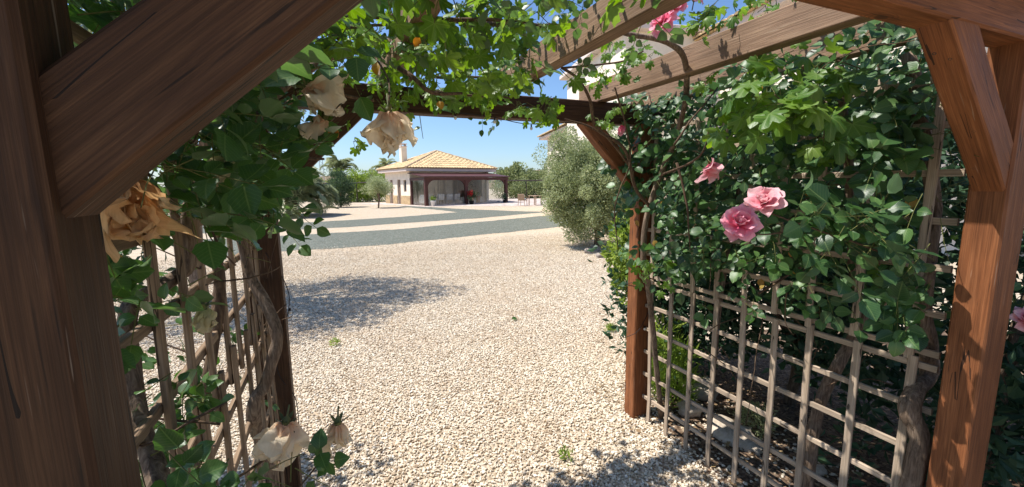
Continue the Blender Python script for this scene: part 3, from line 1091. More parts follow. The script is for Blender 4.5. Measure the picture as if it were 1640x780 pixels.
# shoots that carry the low blooms
lr.twigs([at(330, 800, .8), at(400, 750, .78), at(450, 715, .79), at(470, 690, .8)], .003, .002, 5, .004)
lr.twigs([at(470, 790, .83), at(510, 740, .84), at(535, 700, .85), at(540, 678, .85)], .002, .0012, 5, .003)
lr.twigs([at(600, 90, 1.0), at(622, 130, .92), at(622, 168, .86)], .0025, .0018, 5, .003)
lr.twigs([at(430, 170, 1.0), at(470, 145, .95), at(490, 140, .93)], .003, .002, 5, .003)
lr.twigs([at(200, 240, .75), at(190, 270, .68), at(200, 292, .64)], .003, .002, 5, .003)
DN = -UPV
withered_bloom(lr, at(203, 285, .635), .098, TAN, DN + RT * .12, 22, .55, 11, .36)
withered_bloom(lr, at(622, 178, .86), .098, CREAM, DN + RT * .02, 20, .75, 12, .24)
withered_bloom(lr, at(490, 140, .93), .095, CREAM, DN * .55 + RT * .8, 13, .6, 13, .3)
withered_bloom(lr, at(520, 188, .95), .07, CREAM, DN * .8 - RT * .6, 6, .6, 14, .28)
withered_bloom(lr, at(368, 252, .86), .065, PALE, DN * .8 - RT * .5, 9, .7, 15, .3)
withered_bloom(lr, at(458, 675, .80), .088, CREAM, DN * .9 - RT * .25, 18, .8, 16, .3)
withered_bloom(lr, at(541, 676, .85), .062, CREAM, DN - RT * .1, 8, .38, 17, .25)
withered_bloom(lr, at(326, 492, .92), .06, PALE, DN + RT * .05, 6, .4, 18, .3)
for (x, y, d, sz) in ((603, 98, 1.05, .035), (527, 205, .93, .03), (405, 293, .95, .03), (703, 162, 1.3, .03), (190, 405, .72, .03), (672, 60, 1.2, .03), (515, 168, .95, .03)):
    lr.leaf('rose', at(x, y, d), rv(.5) + DN, -FW + rv(.3), sz, YELLOWLEAF)
wall_rose(lr, (-.75, .66, 1.6), (-.42, 1.2, 2.3), 90, 1, .05, ROSELEAF)
wall_rose(lr, (-.95, -.7, .6), (-.55, .5, 2.2), 130, 1, .05, ROSELEAF, ok=lambda p: True)  # unseen leaves behind the camera, added to shade the near left timbers
lr.finish(free=((268, 345, 335, 470, .99), (355, 385, 450, 610, 1.5), (150, 270, 285, 405, .75), (560, 165, 690, 275, .95), (395, 655, 500, 760, .9), (520, 670, 560, 725, .9), (470, 130, 560, 170, .97)))

# ------------------------------------------------------------------ vine over the roof
rvn = Plant('grape_vine', 'grape vine sprawling over the rafters, backlit yellow green lobed leaves', 'vine', (.4, 1.5, 2.1))
for pts, r0, r1 in (([(-.35, 2.0, 2.24), (-.1, 1.9, 2.30), (.3, 1.75, 2.29), (.8, 1.7, 2.31), (1.1, 1.6, 2.31)], .014, .008),
                    ([(-.3, 1.2, 2.29), (.1, 1.25, 2.30), (.5, 1.1, 2.29), (.9, 1.2, 2.3)], .012, .006),
                    ([(-.3, 1.6, 2.3), (.2, 2.2, 2.29), (.6, 2.35, 2.24), (1.0, 2.2, 2.25)], .012, .006)):
    rvn.stem(pts, r0, r1, 'stem', TWIG, .05, 9, 7, .02)
rvn.twigs([at(640, 112, 1.6), at(690, 146, 1.75), at(730, 152, 1.85), at(820, 158, 2.0)], .009, .004, 6, .01)
n = 0
ROOFOK = lambda p: clear(p, (OPENING, RAFTER2, RAFTER1, GAP))
while n < 760:
    p = rbox((-.55, -.5, 2.12), (.98, 2.5, 2.5))  # canopy carried on unseen over the camera, added to darken the near timbers
    if p.x > .75 and random.random() < .3: continue
    if p.y > .6 and noise.noise(p * 3.2) < -.3: continue
    if not ROOFOK(p) or (p.y < .62 and p.z < 2.25): continue
    rvn.grape_spray(p, Vector((random.gauss(0, 1), random.gauss(0, 1), -.3)), Vector((random.gauss(-.2, .45), random.gauss(0, .45), 1)), random.uniform(.06, .1))
    n += 1
n = 0
while n < 150:      # hanging below the rafters
    p = rbox((-.3, .8, 1.98), (.95, 2.3, 2.2))
    if not ROOFOK(p) or noise.noise(p * 4.) < -.05: continue
    q = p - Vector((0, 0, .07))
    if not ROOFOK(q): continue
    rvn.grape_spray(p, Vector((random.gauss(0, 1), random.gauss(0, 1), -.6)), Vector((random.gauss(-.3, .6), random.gauss(-.4, .6), .7)), random.uniform(.05, .085))
    n += 1
for (x, y, d, r, k, sz) in ((770, 85, 1.45, .10, 16, .085), (730, 40, 1.4, .1, 10, .085), (830, 120, 1.7, .07, 12, .075), (740, 140, 1.9, .06, 8, .06), (705, 158, 2.1, .06, 9, .065), (770, 163, 2.12, .06, 9, .07), (830, 168, 2.12, .05, 8, .07), (885, 176, 2.1, .05, 7, .075), (650, 150, 2.05, .06, 8, .06), (640, 140, 1.7, .07, 9, .065), (700, 70, 1.5, .1, 10, .075), (880, 165, 2.0, .04, 7, .07), (850, 60, 1.6, .08, 8, .07), (900, 30, 1.7, .05, 5, .06),
                            (640, 60, 1.35, .1, 8, .08), (690, 110, 1.6, .09, 9, .07), (570, 222, 1.9, .03, 4, .06), (600, 30, 1.2, .08, 6, .07), (790, 20, 1.3, .06, 5, .08)):
    c = at(x, y, d)
    for _ in range(k):
        rvn.grape_spray(blob(c, r, r * .8, r), rv(1.), -FW * .5 + UPV * .6 + rv(.35), sz * random.uniform(.7, 1.2))
n = 0
while n < 330:
    p = rbox((-.5, -.4, 2.05), (.9, 2.35, 2.4))  # part over the camera is unseen, added for its shade
    if not ROOFOK(p) or (p.y < .75 and p.z < 2.25): continue
    rvn.rose_spray(p, Vector((random.gauss(0, 1), random.gauss(0, 1), -.4)), Vector((random.gauss(-.2, .5), random.gauss(0, .5), 1)), random.uniform(.035, .05), ROSELEAF)
    n += 1
rvn.rose_spray(at(672, 185, 1.0), DN + rv(.1), -FW + UPV * .3, .024, ROSELEAF, 3)
rvn.rose_spray(at(772, 182, 1.9), DN, -FW + UPV * .3, .03, ROSELEAF, 3)
for _ in range(26):
    p = rbox((-.4, .8, 2.05), (.9, 2.3, 2.3))
    if ROOFOK(p): rvn.leaf(random.choice(('rose', 'grape')), p, rv(.6) + DN, rv(1.), random.uniform(.03, .05), YELLOWLEAF)
rvn.finish(free=((560, 160, 690, 280, 1.0),))

# ------------------------------------------------------------------ climbing rose on the right
rr = Plant('climbing_rose', 'climbing rose on the right trellis, dense dark glossy leaves and pink blooms', 'rose', (1.95, 1.4, 0), 'climbing roses')
rr.stem([Vector((1.84, .70, -.04)), Vector((1.845, .72, .2)), at(1472, 720, 1.52), at(1456, 660, 1.52), at(1466, 625, 1.53), at(1490, 590, 1.57), Vector((1.93, .76, 1.2)), Vector((1.98, .8, 1.6)), Vector((1.95, .9, 2.1))], .034, .02, 'stem', BARK, .10, 20, 9, .008)
rr.stem([Vector((2.04, 1.15, -.03)), Vector((2.02, 1.12, .6)), at(1385, 500, 1.85), at(1368, 450, 1.9), Vector((1.99, 1.05, 1.5)), Vector((1.9, 1.1, 2.1))], .026, .014, 'stem', BARK, .09, 14, 8)
rr.stem([Vector((2.03, 2.12, -.03)), at(1040, 470, 2.55), at(1030, 400, 2.45), at(1040, 330, 2.4), at(1062, 270, 2.35), at(1085, 215, 2.2), at(1100, 140, 2.0), at(1085, 78, 1.8), at(1000, 52, 1.75)], .018, .011, 'stem', BARK, .07, 12, 8)
rr.stem([at(1040, 330, 2.38), at(1018, 300, 2.3), at(1000, 238, 2.2), at(955, 205, 2.1), at(945, 160, 2.0), at(925, 125, 1.9), at(900, 108, 1.8)], .010, .006, 'stem', TWIG, .04, 9, 8)
rr.stem([at(1015, 275, 2.3), at(975, 222, 2.2), at(950, 206, 2.15), at(905, 190, 2.1)], .009, .004, 'stem', TWIG, .04, 8, 8)
rr.twigs([at(900, 108, 1.8), at(960, 105, 1.8), at(1000, 97, 1.78), at(1030, 80, 1.75)], .005, .003, 5, .006)
rr.twigs([at(985, 140, 2.0), at(1010, 250, 2.2), at(985, 330, 2.3), at(990, 400, 2.35)], .005, .003, 5, .006)
for pts in (((1080, 230), (1110, 190), (1150, 140)), ((1085, 260), (1100, 330), (1105, 400)), ((1060, 280), (1120, 250), (1140, 200)), ((1215, 470), (1330, 400), (1440, 330)), ((1400, 40), (1412, 150), (1418, 230)), ((1250, 340), (1330, 400), (1380, 420))):
    dd = random.uniform(1.75, 1.95)
    rr.twigs([at(*q, dd) for q in pts], .006, .003, 5, .008)
for _ in range(40):
    p = rbox((1.8, .75, .7), (2.1, 2.2, 2.1)); d = rv(.18)
    rr.twigs([p, p + d * .5 + rv(.03), p + d], .003, .0012, 4)


def RIGHTOK(p):
    q = px(p)
    if any(inpoly(q, P) for P in (OPENING, RAFTER2, RAFTER1, GAP)): return False
    # ragged lower edge of the leaf curtain
    if p.y > 1.9 and 1.0 < p.z < 1.55 and random.random() < .5: return False
    return True


def curtain(n, lo, hi, size, mat=DARKLEAF):
    k = 0
    while k < n:
        p = rbox(lo, hi)
        low = 1.16 + .13 * noise.noise(Vector((p.y * 2.2, 3.3, 0))) - .12 * max(0, p.y - 1.6)
        if p.z < low and random.random() < .93: continue
        if not RIGHTOK(p): continue
        d = Vector((-random.uniform(.0, 1.), random.gauss(0, .7), random.gauss(-.3, .5)))
        if not RIGHTOK(p + d.normalized() * size * 2.2): continue
        rr.rose_spray(p, d, Vector((-.75, random.gauss(-.2, .35), .6)) + rv(.25), size * random.uniform(.75, 1.3), mat, random.choice((3, 5, 5)))
        k += 1


curtain(600, (1.74, .70, .95), (2.12, 2.4, 2.25), .052)
curtain(330, (2.02, .62, .9), (2.4, 2.5, 2.35), .045)
curtain(110, (1.62, .85, 1.25), (1.85, 2.0, 2.15), .044)
spot_rose(rr, [(1310, 340, 1.35, .05, 5, .058), (1370, 350, 1.35, .08, 9, .064), (1400, 385, 1.4, .08, 9, .066), (1330, 390, 1.4, .06, 5, .055), (1455, 250, 1.5, .09, 10, .075), (1450, 190, 1.5, .08, 7, .07), (1440, 460, 1.5, .06, 7, .055), (1275, 352, 1.40, .02, 2, .06),
               (1200, 480, 1.8, .04, 4, .035), (1500, 190, 1.5, .07, 8, .048), (1250, 400, 1.6, .05, 5, .04), (1480, 330, 1.5, .06, 7, .045), (1300, 450, 1.7, .05, 5, .038), (1120, 370, 2.1, .1, 8, .04), (1625, 480, 1.5, .04, 3, .05)], DARKLEAF)
rr.twigs([at(1480, 430, 1.6), at(1400, 400, 1.45), at(1300, 365, 1.4), at(1240, 345, 1.42), at(1215, 335, 1.43)], .004, .0022, 5, .006)
rr.twigs([at(1260, 372, 1.42), at(1220, 375, 1.4), at(1190, 368, 1.38)], .003, .002, 5, .004)
open_bloom(rr, at(1186, 360, 1.36), .11, HOTPINK, -FW * .8 + UPV * .5 - RT * .35, 3)
open_bloom(rr, at(1224, 326, 1.43), .115, PINK, -FW * .55 + UPV * .6 - RT * .5, 4)
withered_bloom(rr, at(1137, 262, 1.85), .10, PINK, DN * .5 - FW * .2 + RT * .15, 10, 1.0, 5, .12)
open_bloom(rr, at(1064, 36, 1.62), .10, HOTPINK, -RT * .6 + UPV * .3 - FW * .4, 6)
open_bloom(rr, at(1082, 14, 1.62), .085, HOTPINK, -RT * .3 + UPV * .5 - FW * .5, 7)
withered_bloom(rr, at(998, 200, 2.2), .06, HOTPINK, DN - RT * .2, 7, .3, 8, .12)
open_bloom(rr, at(1640, 512, 1.5), .085, PINK, -FW + UPV * .4, 9)
open_bloom(rr, at(1112, -2, 1.6), .07, HOTPINK, UPV - FW * .5, 10)
for _ in range(16):
    rr.leaf('rose', rbox((1.72, .8, 1.1), (1.9, 2.1, 2.1)), rv(.6) + DN, Vector((-1, -.3, .4)) + rv(.3), random.uniform(.03, .045), YELLOWLEAF)
rr.finish(free=((1492, 30, 1622, 800, 1.75), (1140, 310, 1265, 395, 1.45), (1105, 245, 1170, 290, 1.9)))

# ------------------------------------------------------------------ vine on the right wall and its top
gv = Plant('grape_vine', 'grape vine with bright sunlit lobed leaves at the right rafter and far post', 'vine', (1.9, 1.8, 0))
gv.stem([Vector((2.06, 1.75, -.03)), Vector((2.05, 1.72, .9)), Vector((2.0, 1.6, 1.6)), Vector((1.9, 1.45, 2.2)), Vector((1.75, 1.2, 2.3)), Vector((1.7, .9, 2.33))], .015, .007, 'stem', BARK, .06, 10, 8)
gv.twigs([Vector((2.02, 1.66, 1.4)), at(1350, 290, 1.8), at(1290, 200, 1.6), at(1240, 150, 1.5)], .004, .002, 5)
for (x, y, d, r, k, sz) in ((1235, 150, 1.55, .10, 24, .135), (1290, 170, 1.5, .10, 18, .135), (1180, 180, 1.65, .06, 8, .12), (1340, 120, 1.6, .08, 12, .11), (1330, 200, 1.5, .07, 7, .13), (1200, 110, 1.7, .06, 7, .08), (1320, 230, 1.6, .07, 8, .10), (1430, 420, 1.6, .05, 6, .07), (1420, 395, 1.62, .03, 3, .06),
                            (1040, 435, 2.35, .07, 8, .085), (1065, 460, 2.35, .05, 5, .075), (1015, 420, 2.3, .04, 4, .07), (1000, 110, 2.1, .06, 7, .06), (970, 120, 2.2, .05, 6, .06), (1260, 90, 1.7, .06, 5, .08), (1140, 130, 1.8, .06, 5, .06), (1530, 370, 1.62, .015, 2, .04)):
    c = at(x, y, d)
    for _ in range(k):
        gv.grape_spray(blob(c, r, r * .8, r), rv(1.) - RT * .3, Vector((-.6, -.35, .7)) + rv(.3), sz * random.uniform(.7, 1.15))
n = 0
while n < 130:     # crest above the outer rafters
    p = rbox((1.48, .7, 2.24), (2.2, 2.4, 2.52))
    if inpoly(px(p), RAFTER2): continue
    if noise.noise(p * 4) < -.1: continue
    gv.grape_spray(p, Vector((random.gauss(-.3, 1), random.gauss(0, 1), .2)), Vector((-.5, random.gauss(0, .4), 1)) + rv(.2), random.uniform(.05, .085))
    n += 1
for (x, y, d, k) in ((1110, 30, 1.62, 7), (1150, 15, 1.62, 6), (950, 115, 2.1, 4), (985, 70, 1.9, 5), (930, 110, 2.1, 3), (960, 128, 2.15, 9), (1000, 118, 2.1, 9), (1035, 100, 2.0, 6), (1190, 10, 1.65, 9), (1230, 4, 1.65, 8), (1130, 45, 1.68, 7), (960, 190, 2.1, 6), (1000, 178, 2.15, 6)):
    c = at(x, y, d)
    for _ in range(k):
        gv.grape_spray(blob(c, .05, .04, .05), rv(1.), Vector((-.5, -.3, .8)) + rv(.3), random.uniform(.045, .07))
gv.finish(200, free=((1030, 0, 1100, 55, 1.7),))


# ------------------------------------------------------------------ crowns, shrubs, trees
def leaf_cloud(centers, radii, n, ln, wd, up=.3, seed=1, droop=.0):
    """n small leaves spread round clump centres: V, T, rnd"""
    r = np.random.default_rng(seed)
    k = len(centers)
    idx = r.integers(0, k, n)
    off = r.normal(0, 1, (n, 3)); off /= np.linalg.norm(off, axis=1)[:, None]
    out = off.copy()
    rad = r.uniform(.35, 1., n) ** .6
    P = centers[idx] + off * (rad * radii[idx])[:, None]
    d = out * .8 + r.normal(0, .6, (n, 3)); d[:, 2] += up
    d /= np.linalg.norm(d, axis=1)[:, None]
    w = np.cross(d, r.normal(0, 1, (n, 3))); w /= np.linalg.norm(w, axis=1)[:, None]
    L = ln * r.uniform(.6, 1.3, n)[:, None]; W = wd * r.uniform(.7, 1.3, n)[:, None]
    nrm = np.cross(w, d)
    V = np.stack([P, P + d * L * .5 + w * W * .5 + nrm * W * .12, P + d * L - nrm * L * .1, P + d * L * .5 - w * W * .5 + nrm * W * .12], 1).reshape(-1, 3)
    b = np.arange(n)[:, None] * 4
    T = np.concatenate([b + [0, 1, 2], b + [0, 2, 3]], 1).reshape(-1, 3)
    cl = r.uniform(0, 1, k)
    rn = np.repeat(np.clip(.55 * cl[idx] + .45 * r.uniform(0, 1, n), 0, .999), 4)
    return V, T, rn


def clumps(c, rx, ry, rz, k, cr, seed, low=-.9, lump=.18):
    r = np.random.default_rng(seed)
    q = r.normal(0, 1, (k * 3, 3)); q /= np.linalg.norm(q, axis=1)[:, None]
    q = q[q[:, 2] > low][:k]
    t = r.uniform(.55, 1., len(q)) * (1 + lump * np.array([noise.noise(Vector(v_) * 2.3 + Vector((seed, 0, 0))) for v_ in q]) * 2)
    return np.array(c) + q * t[:, None] * np.array([rx, ry, rz]), cr * r.uniform(.6, 1.35, len(q))


def plant_tree(name, label, cat, base, c, R, k, cr, n, ln, wd, mat, trunk=(.06, .03), bmat=BARK, group=None, low=-.9, seed=1, limbs=6, up=.3, kind=None, lump=.18):
    base = Vector(base)
    t = tag(empty(name, base), label, cat, group)
    C, CR = clumps((0, 0, c), *R, k, cr, seed, low, lump)
    V, T, rn = leaf_cloud(C, CR, n, ln, wd, up, seed)
    link('crown', np_mesh('crown', V, T, mat, None, rn, False), t)
    if trunk:
        mb = MB()
        rr_ = random.Random(seed)
        top = Vector((rr_.uniform(-.1, .1), rr_.uniform(-.1, .1), max(.15, c - R[2] * .35)))
        mb.tube(spline([(0, 0, -.05), top * .5 + Vector((.03, -.02, 0)), top], 5, .01), trunk[0], 9, .08)
        for i in range(limbs):
            q = Vector(C[rr_.randrange(len(C))])
            mb.tube(spline([top * rr_.uniform(.5, .95), top.lerp(q, .55) + Vector((0, 0, .05)), q], 4), [trunk[1] * (1 - .8 * j / 8) for j in range(9)], 6)
        mb.build('trunk', bmat, t, True)
    return t


b = ground(974, 399)
bc = at(945, 292, 10.8)
bush = plant_tree('silver_bush', 'tall silvery green bush with small leaves beside the far right post', 'bush', (b.x - .12, b.y + .35, 0), 1.50, (1.42, 1.42, 1.42), 340, .26, 110000, .064, .025, SILVER, (.07, .035), low=-.97, seed=5, limbs=12, lump=.3)


def rock(name, p, sz, mat, label, cat='stone', group=None, seed=1, flat=.7):
    r = random.Random(seed)
    o_ = Vector((r.uniform(0, 50), r.uniform(0, 50), 0))
    v = []; f = []
    nu, nv = 18, 10
    for i in range(nv + 1):
        ph = math.pi * i / nv
        for j in range(nu):
            th = 2 * math.pi * j / nu
            d = Vector((math.sin(ph) * math.cos(th), math.sin(ph) * math.sin(th), math.cos(ph)))
            q = d * (1 + .38 * noise.noise(d * 1.5 + o_) + .2 * noise.noise(d * 3.5 + o_) + .08 * noise.noise(d * 9 + o_))
            v.append((q.x * sz[0], q.y * sz[1], q.z * sz[2] + sz[2] * .55))
    for i in range(nv):
        for j in range(nu):
            f.append((i * nu + j, (i + 1) * nu + j, (i + 1) * nu + (j + 1) % nu, i * nu + (j + 1) % nu))
    me = mesh(name, v, f, mat, True)
    M = Matrix.Translation(p) @ Matrix.Rotation(r.uniform(0, 6), 4, 'Z')
    return tag(link(name, me, None, M), label, cat, group)


for i, (x, y, s_) in enumerate(((942, 405, .115), (958, 402, .10), (962, 412, .11), (978, 413, .105), (992, 405, .11), (984, 399, .10), (968, 397, .10), (951, 397, .09))):
    rock('ring_stone', ground(x, y), (s_, s_ * .85, s_ * .62), GREYSTONE, ['leftmost stone of the ring at the foot of the silvery bush', 'stone behind the leftmost one in the ring round the bush trunk', 'front left stone in the ring round the bush trunk', 'front middle stone in the ring round the bush trunk',
          'rightmost stone of the ring at the foot of the silvery bush', 'back right stone in the ring beside the bush trunk', 'back middle stone in the ring behind the bush trunk', 'back left stone in the ring behind the bush trunk'][i], 'stone', 'stones round the bush', 20 + i)

# shade tree left of the view, whose shadow lies on the gravel
plant_tree('olive_tree', 'olive tree left of the pergola casting the round shadow on the gravel', 'tree', (-1.9, 7.35, 0), 3.1, (1.8, 1.6, .85), 140, .36, 21000, .08, .028, OLIVE, (.11, .05), seed=8, limbs=9)
# shrub beyond the left trellis
plant_tree('garden_shrub', 'leafy green shrub just beyond the left trellis', 'shrub', (-1.25, 1.05, 0), .42, (.55, .8, .42), 60, .16, 5000, .05, .028, WEED, (.025, .012), seed=9)
plant_tree('garden_shrub', 'tall dark leafy shrub behind the near left post', 'shrub', (-1.5, 2.6, 0), 1.6, (.7, .6, .75), 70, .24, 6000, .07, .036, SHADE, (.04, .02), seed=19)
# shrubs behind the right trellis, in deep shade
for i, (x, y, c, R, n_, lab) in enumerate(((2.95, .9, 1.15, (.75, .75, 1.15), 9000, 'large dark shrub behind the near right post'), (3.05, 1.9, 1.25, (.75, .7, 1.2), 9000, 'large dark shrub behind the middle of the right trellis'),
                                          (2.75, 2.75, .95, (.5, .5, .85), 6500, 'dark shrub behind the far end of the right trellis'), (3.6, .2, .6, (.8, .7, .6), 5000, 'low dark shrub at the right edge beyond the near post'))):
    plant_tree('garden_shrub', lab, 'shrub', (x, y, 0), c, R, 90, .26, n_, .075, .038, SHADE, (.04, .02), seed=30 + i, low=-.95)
plant_tree('golden_shrub', 'bright yellow green shrub rising behind the far right post', 'shrub', (2.36, 2.86, 0), 1.12, (.19, .22, .45), 40, .09, 2600, .055, .026, WEED, (.016, .008), seed=40, low=-1)
plant_tree('herb_clump', 'low green herb clump behind the far end of the lower right trellis', 'plant', (2.28, 2.35, 0), .25, (.2, .22, .28), 30, .08, 1500, .09, .014, WEED, None, seed=41, up=1.2)
plant_tree('herb_clump', 'grey green herb clump beside the white rock behind the trellis', 'plant', tuple(ground(1205, 690)), .10, (.10, .10, .10), 20, .05, 900, .03, .009, SILVER, None, seed=42, up=.6)
for i, (x, y) in enumerate(((978, 530), (985, 460), (908, 737), (536, 553))):
    p_ = ground(x, y)
    plant_tree('weed', ['small weed in the gravel left of the far right post', 'small weed in the gravel nearer the silvery bush', 'tiny weed in the gravel at the bottom of the picture', 'tiny yellow weed in the gravel on the left'][i], 'weed', tuple(p_), .03, (.07, .05, .035) if i < 2 else (.03, .03, .02), 10, .025, 150 if i < 2 else 50, .04, .012, WEED, None, seed=50 + i, up=.8)

rock('white_rock', ground(1168, 700) + Vector((.04, 0, -.05)), (.19, .11, .085), WHITESTONE, 'large pale flat rock behind the lower right trellis', 'rock', None, 60)
rock('white_rock', ground(1122, 632), (.13, .10, .10), WHITESTONE, 'upright pale rock behind the far laths of the right trellis', 'rock', None, 61)
rock('white_rock', ground(1105, 662), (.08, .07, .06), WHITESTONE, 'small pale rock leaning at the far laths of the right trellis', 'rock', None, 62)
rock('white_rock', ground(1300, 760) + Vector((.05, 0, 0)), (.05, .04, .03), WHITESTONE, 'fist sized pale stone on the litter behind the trellis', 'rock', None, 63)

# litter in the shaded bed and on the gravel's edge
mb = MB()
V = []; T = []; Rn = []
r_ = np.random.default_rng(4)
def litter(lo, hi, n, z, smin, smax):
    for _ in range(n):
        p = np.array([r_.uniform(lo[0], hi[0]), r_.uniform(lo[1], hi[1]), z + r_.uniform(0, .012)])
        a = r_.uniform(0, 6.28); L = r_.uniform(smin, smax); W = L * r_.choice([.12, .4, .5])
        d = np.array([math.cos(a), math.sin(a), r_.uniform(-.15, .25)]); w = np.array([-math.sin(a), math.cos(a), r_.uniform(-.3, .3)])
        o = len(V)
        for q in (p, p + d * L * .5 + w * W * .5 + [0, 0, .006], p + d * L, p + d * L * .5 - w * W * .5): V.append(q); Rn.append(_ * .137 % 1)
        T.append((o, o + 1, o + 2)); T.append((o, o + 2, o + 3))
litter((1.75, .5), (3.3, 2.7), 1500, .006, .015, .05)
litter((1.0, 1.3), (1.95, 2.2), 110, .012, .012, .035)
litter((-.2, 1.8), (1.8, 3.4), 130, .013, .01, .03)
litter((-.6, 3.4), (4., 8.), 120, .013, .015, .04)
tag(link('leaf_litter', np_mesh('leaf_litter', np.array(V), np.array(T), DRYLEAF, None, np.array(Rn), False)), 'dry leaves and twigs littering the shaded bed by the right trellis', 'litter', kind='stuff')
fl = Plant('fallen_leaf', 'single dark leaf with stalk lying alone on the open gravel', 'leaf', ground(822, 513) + Vector((0, 0, .02)))
fl.twigs([ground(812, 514) + Vector((0, 0, .016)), ground(817, 515) + Vector((0, 0, .02)), ground(822, 513) + Vector((0, 0, .02))], .003, .002, 4, 0)
V_, T_, U_ = LEAF['rose'][1]
M = (frame(RT + FW * .6, UPV - FW * .8) * .07).to_4x4(); M.translation = ground(820, 514) + Vector((0, 0, .025))
link('blade', leaf_mesh('rose', 1, ROSELEAF), fl.root, M)
fl.finish()


# ------------------------------------------------------------------ string lights
def string_light(label, wire, bulbs, r=.0022):
    t = tag(empty('string_light', wire[0]), label, 'string light', 'string lights on the pergola')
    MB().tube(spline(wire, 6, .004), r, 5).build('wire', WIRE, t, True, Matrix.Identity(4))
    for p in bulbs:
        p = Vector(p)
        b_ = MB().lathe([(.002, .0), (.0075, -.004), (.0085, -.011), (.005, -.018), (.001, -.0195)], 10, Matrix.Translation(p)).build('bulb', BULB, t, True, Matrix.Identity(4))
        MB().lathe([(.003, .012), (.0045, .010), (.0045, -.001), (.003, -.002)], 8, Matrix.Translation(p)).build('socket', WIRE, b_, True, Matrix.Identity(4))


yw = YF - PD / 2
string_light('white bulbs on dark wire wound round the far right post', [(1.84, 2.31, .95), (1.84, yw - .006, .98), (1.93, yw - .008, .9), (1.97, yw - .008, .84), (1.93, yw - .01, .74), (1.86, yw - .008, .64), (1.80, yw + .03, .6)], [(1.955, yw - .014, .83), (1.915, yw - .014, .66)])
string_light('white bulb on dark wire wound round the far left post', [(-.3, yw - .006, 1.35), (-.236, yw + .02, 1.2), (-.236, yw + .07, 1.05), (-.3, yw - .006, .8), (-.236, yw + .02, .6), (-.235, yw + .05, .3)], [(-.228, yw + .05, 1.05)])
string_light('thin wire with hanging sockets sagging under the far header beam', [(.55, yw - .01, 2.03), (.78, yw - .012, 2.015), (1.0, yw - .012, 1.985), (1.2, yw - .012, 1.99), (1.38, yw - .01, 2.02)], [(.62, yw - .012, 2.005), (1.06, yw - .012, 1.968), (.84, yw - .012, 1.995)])

# ------------------------------------------------------------------ garden pavilion
pe = Vector((.97, .243, 0)).normalized()
RZ = math.atan2(pe.y, pe.x)
pav = tag(empty('pavilion', (6.81, 33.24, 0), RZ), 'cream garden pavilion with tiled hip roof, chimney and dark red glazed porch', 'building')
# local frame: x along the porch front, y away from us
W_, B0, B1 = 8.0, 3.0, 8.6


def pbox(name, lo, hi, mat, parent=pav, c=0., smooth=False):
    return MB().box(lo, hi, c).build(name, mat, parent)


def wall_with_holes(name, along, fixed, a0, a1, z0, z1, holes, mat, parent, th=.25):
    """wall in local x (along='x') or y with rectangular openings, real thickness"""
    xs = sorted({a0, a1, *[h[0] for h in holes], *[h[1] for h in holes]})
    zs = sorted({z0, z1, *[h[2] for h in holes], *[h[3] for h in holes]})
    mb = MB()
    for i in range(len(xs) - 1):
        col = []
        for k in range(len(zs) - 1):
            xm, zm = (xs[i] + xs[i + 1]) / 2, (zs[k] + zs[k + 1]) / 2
            if any(h[0] < xm < h[1] and h[2] < zm < h[3] for h in holes): continue
            if col and abs(col[-1][1] - zs[k]) < 1e-6: col[-1][1] = zs[k + 1]
            else: col.append([zs[k], zs[k + 1]])
        for c0, c1 in col:
            if along == 'x': mb.box((xs[i], fixed, c0), (xs[i + 1], fixed + th, c1))
            else: mb.box((fixed, xs[i], c0), (fixed + th, xs[i + 1], c1))
    return mb.build(name, mat, parent)


lh = [(3.75, 4.35, 1.1, 2.1), (5.0, 5.75, 0., 2.15), (6.8, 7.5, 0., 2.15)]
wall_with_holes('wall', 'y', 0., B0 + .0, B1, 0, 2.85, lh, STUCCO, pav)
wall_with_holes('wall', 'x', B0 + .26, .251, W_ - .251, 0, 2.84, [(.6, 3.5, 0., 2.3), (4.2, 7.4, .5, 2.3)], STUCCO, pav)
pbox('wall', (W_ - .25, B0, 0), (W_, B1, 2.85), STUCCO)
pbox('wall', (.251, B1 - .25, 0), (W_ - .251, B1, 2.84), STUCCO)
pbox('floor', (.26, B0 + .3, .0), (W_ - .26, B1 - .26, .03), PAVING)
MB().box((-.06, B0 - .02, 0), (.0 - .004, 4.95, .75), .01).box((-.06, 5.8, 0), (-.004, 6.75, .75), .01).box((-.06, 7.55, 0), (-.004, B1, .75), .01).build('dado', STONECLAD, pav)
for (a, b_, z0, z1) in lh:
    w_ = pbox('door' if z0 == 0 else 'window', (.10, a + .02, z0 + .01), (.15, b_ - .02, z1 - .02), SHUT, pav)
    pbox('pane' if z0 else 'handle', (.085, a + .09, z0 + (.1 if z0 else 1.0)), (.098, (b_ - .09) if z0 else a + .13, (z1 - .12) if z0 else 1.12), DARK if z0 else METAL, w_)
# eaves and roof
E0, E1, EX0, EX1 = B0 - .55, B1 + .5, -.5, W_ + .5
MB().box((EX0, E0, 2.80), (EX1, E1, 3.06), .02).build('fascia', FASCIA, pav)
pk = Vector((4.0, 5.75, 4.75))
crn = [Vector((EX0 - .08, E0 - .08, 3.062)), Vector((EX1 + .08, E0 - .08, 3.062)), Vector((EX1 + .08, E1 + .08, 3.062)), Vector((EX0 - .08, E1 + .08, 3.062))]


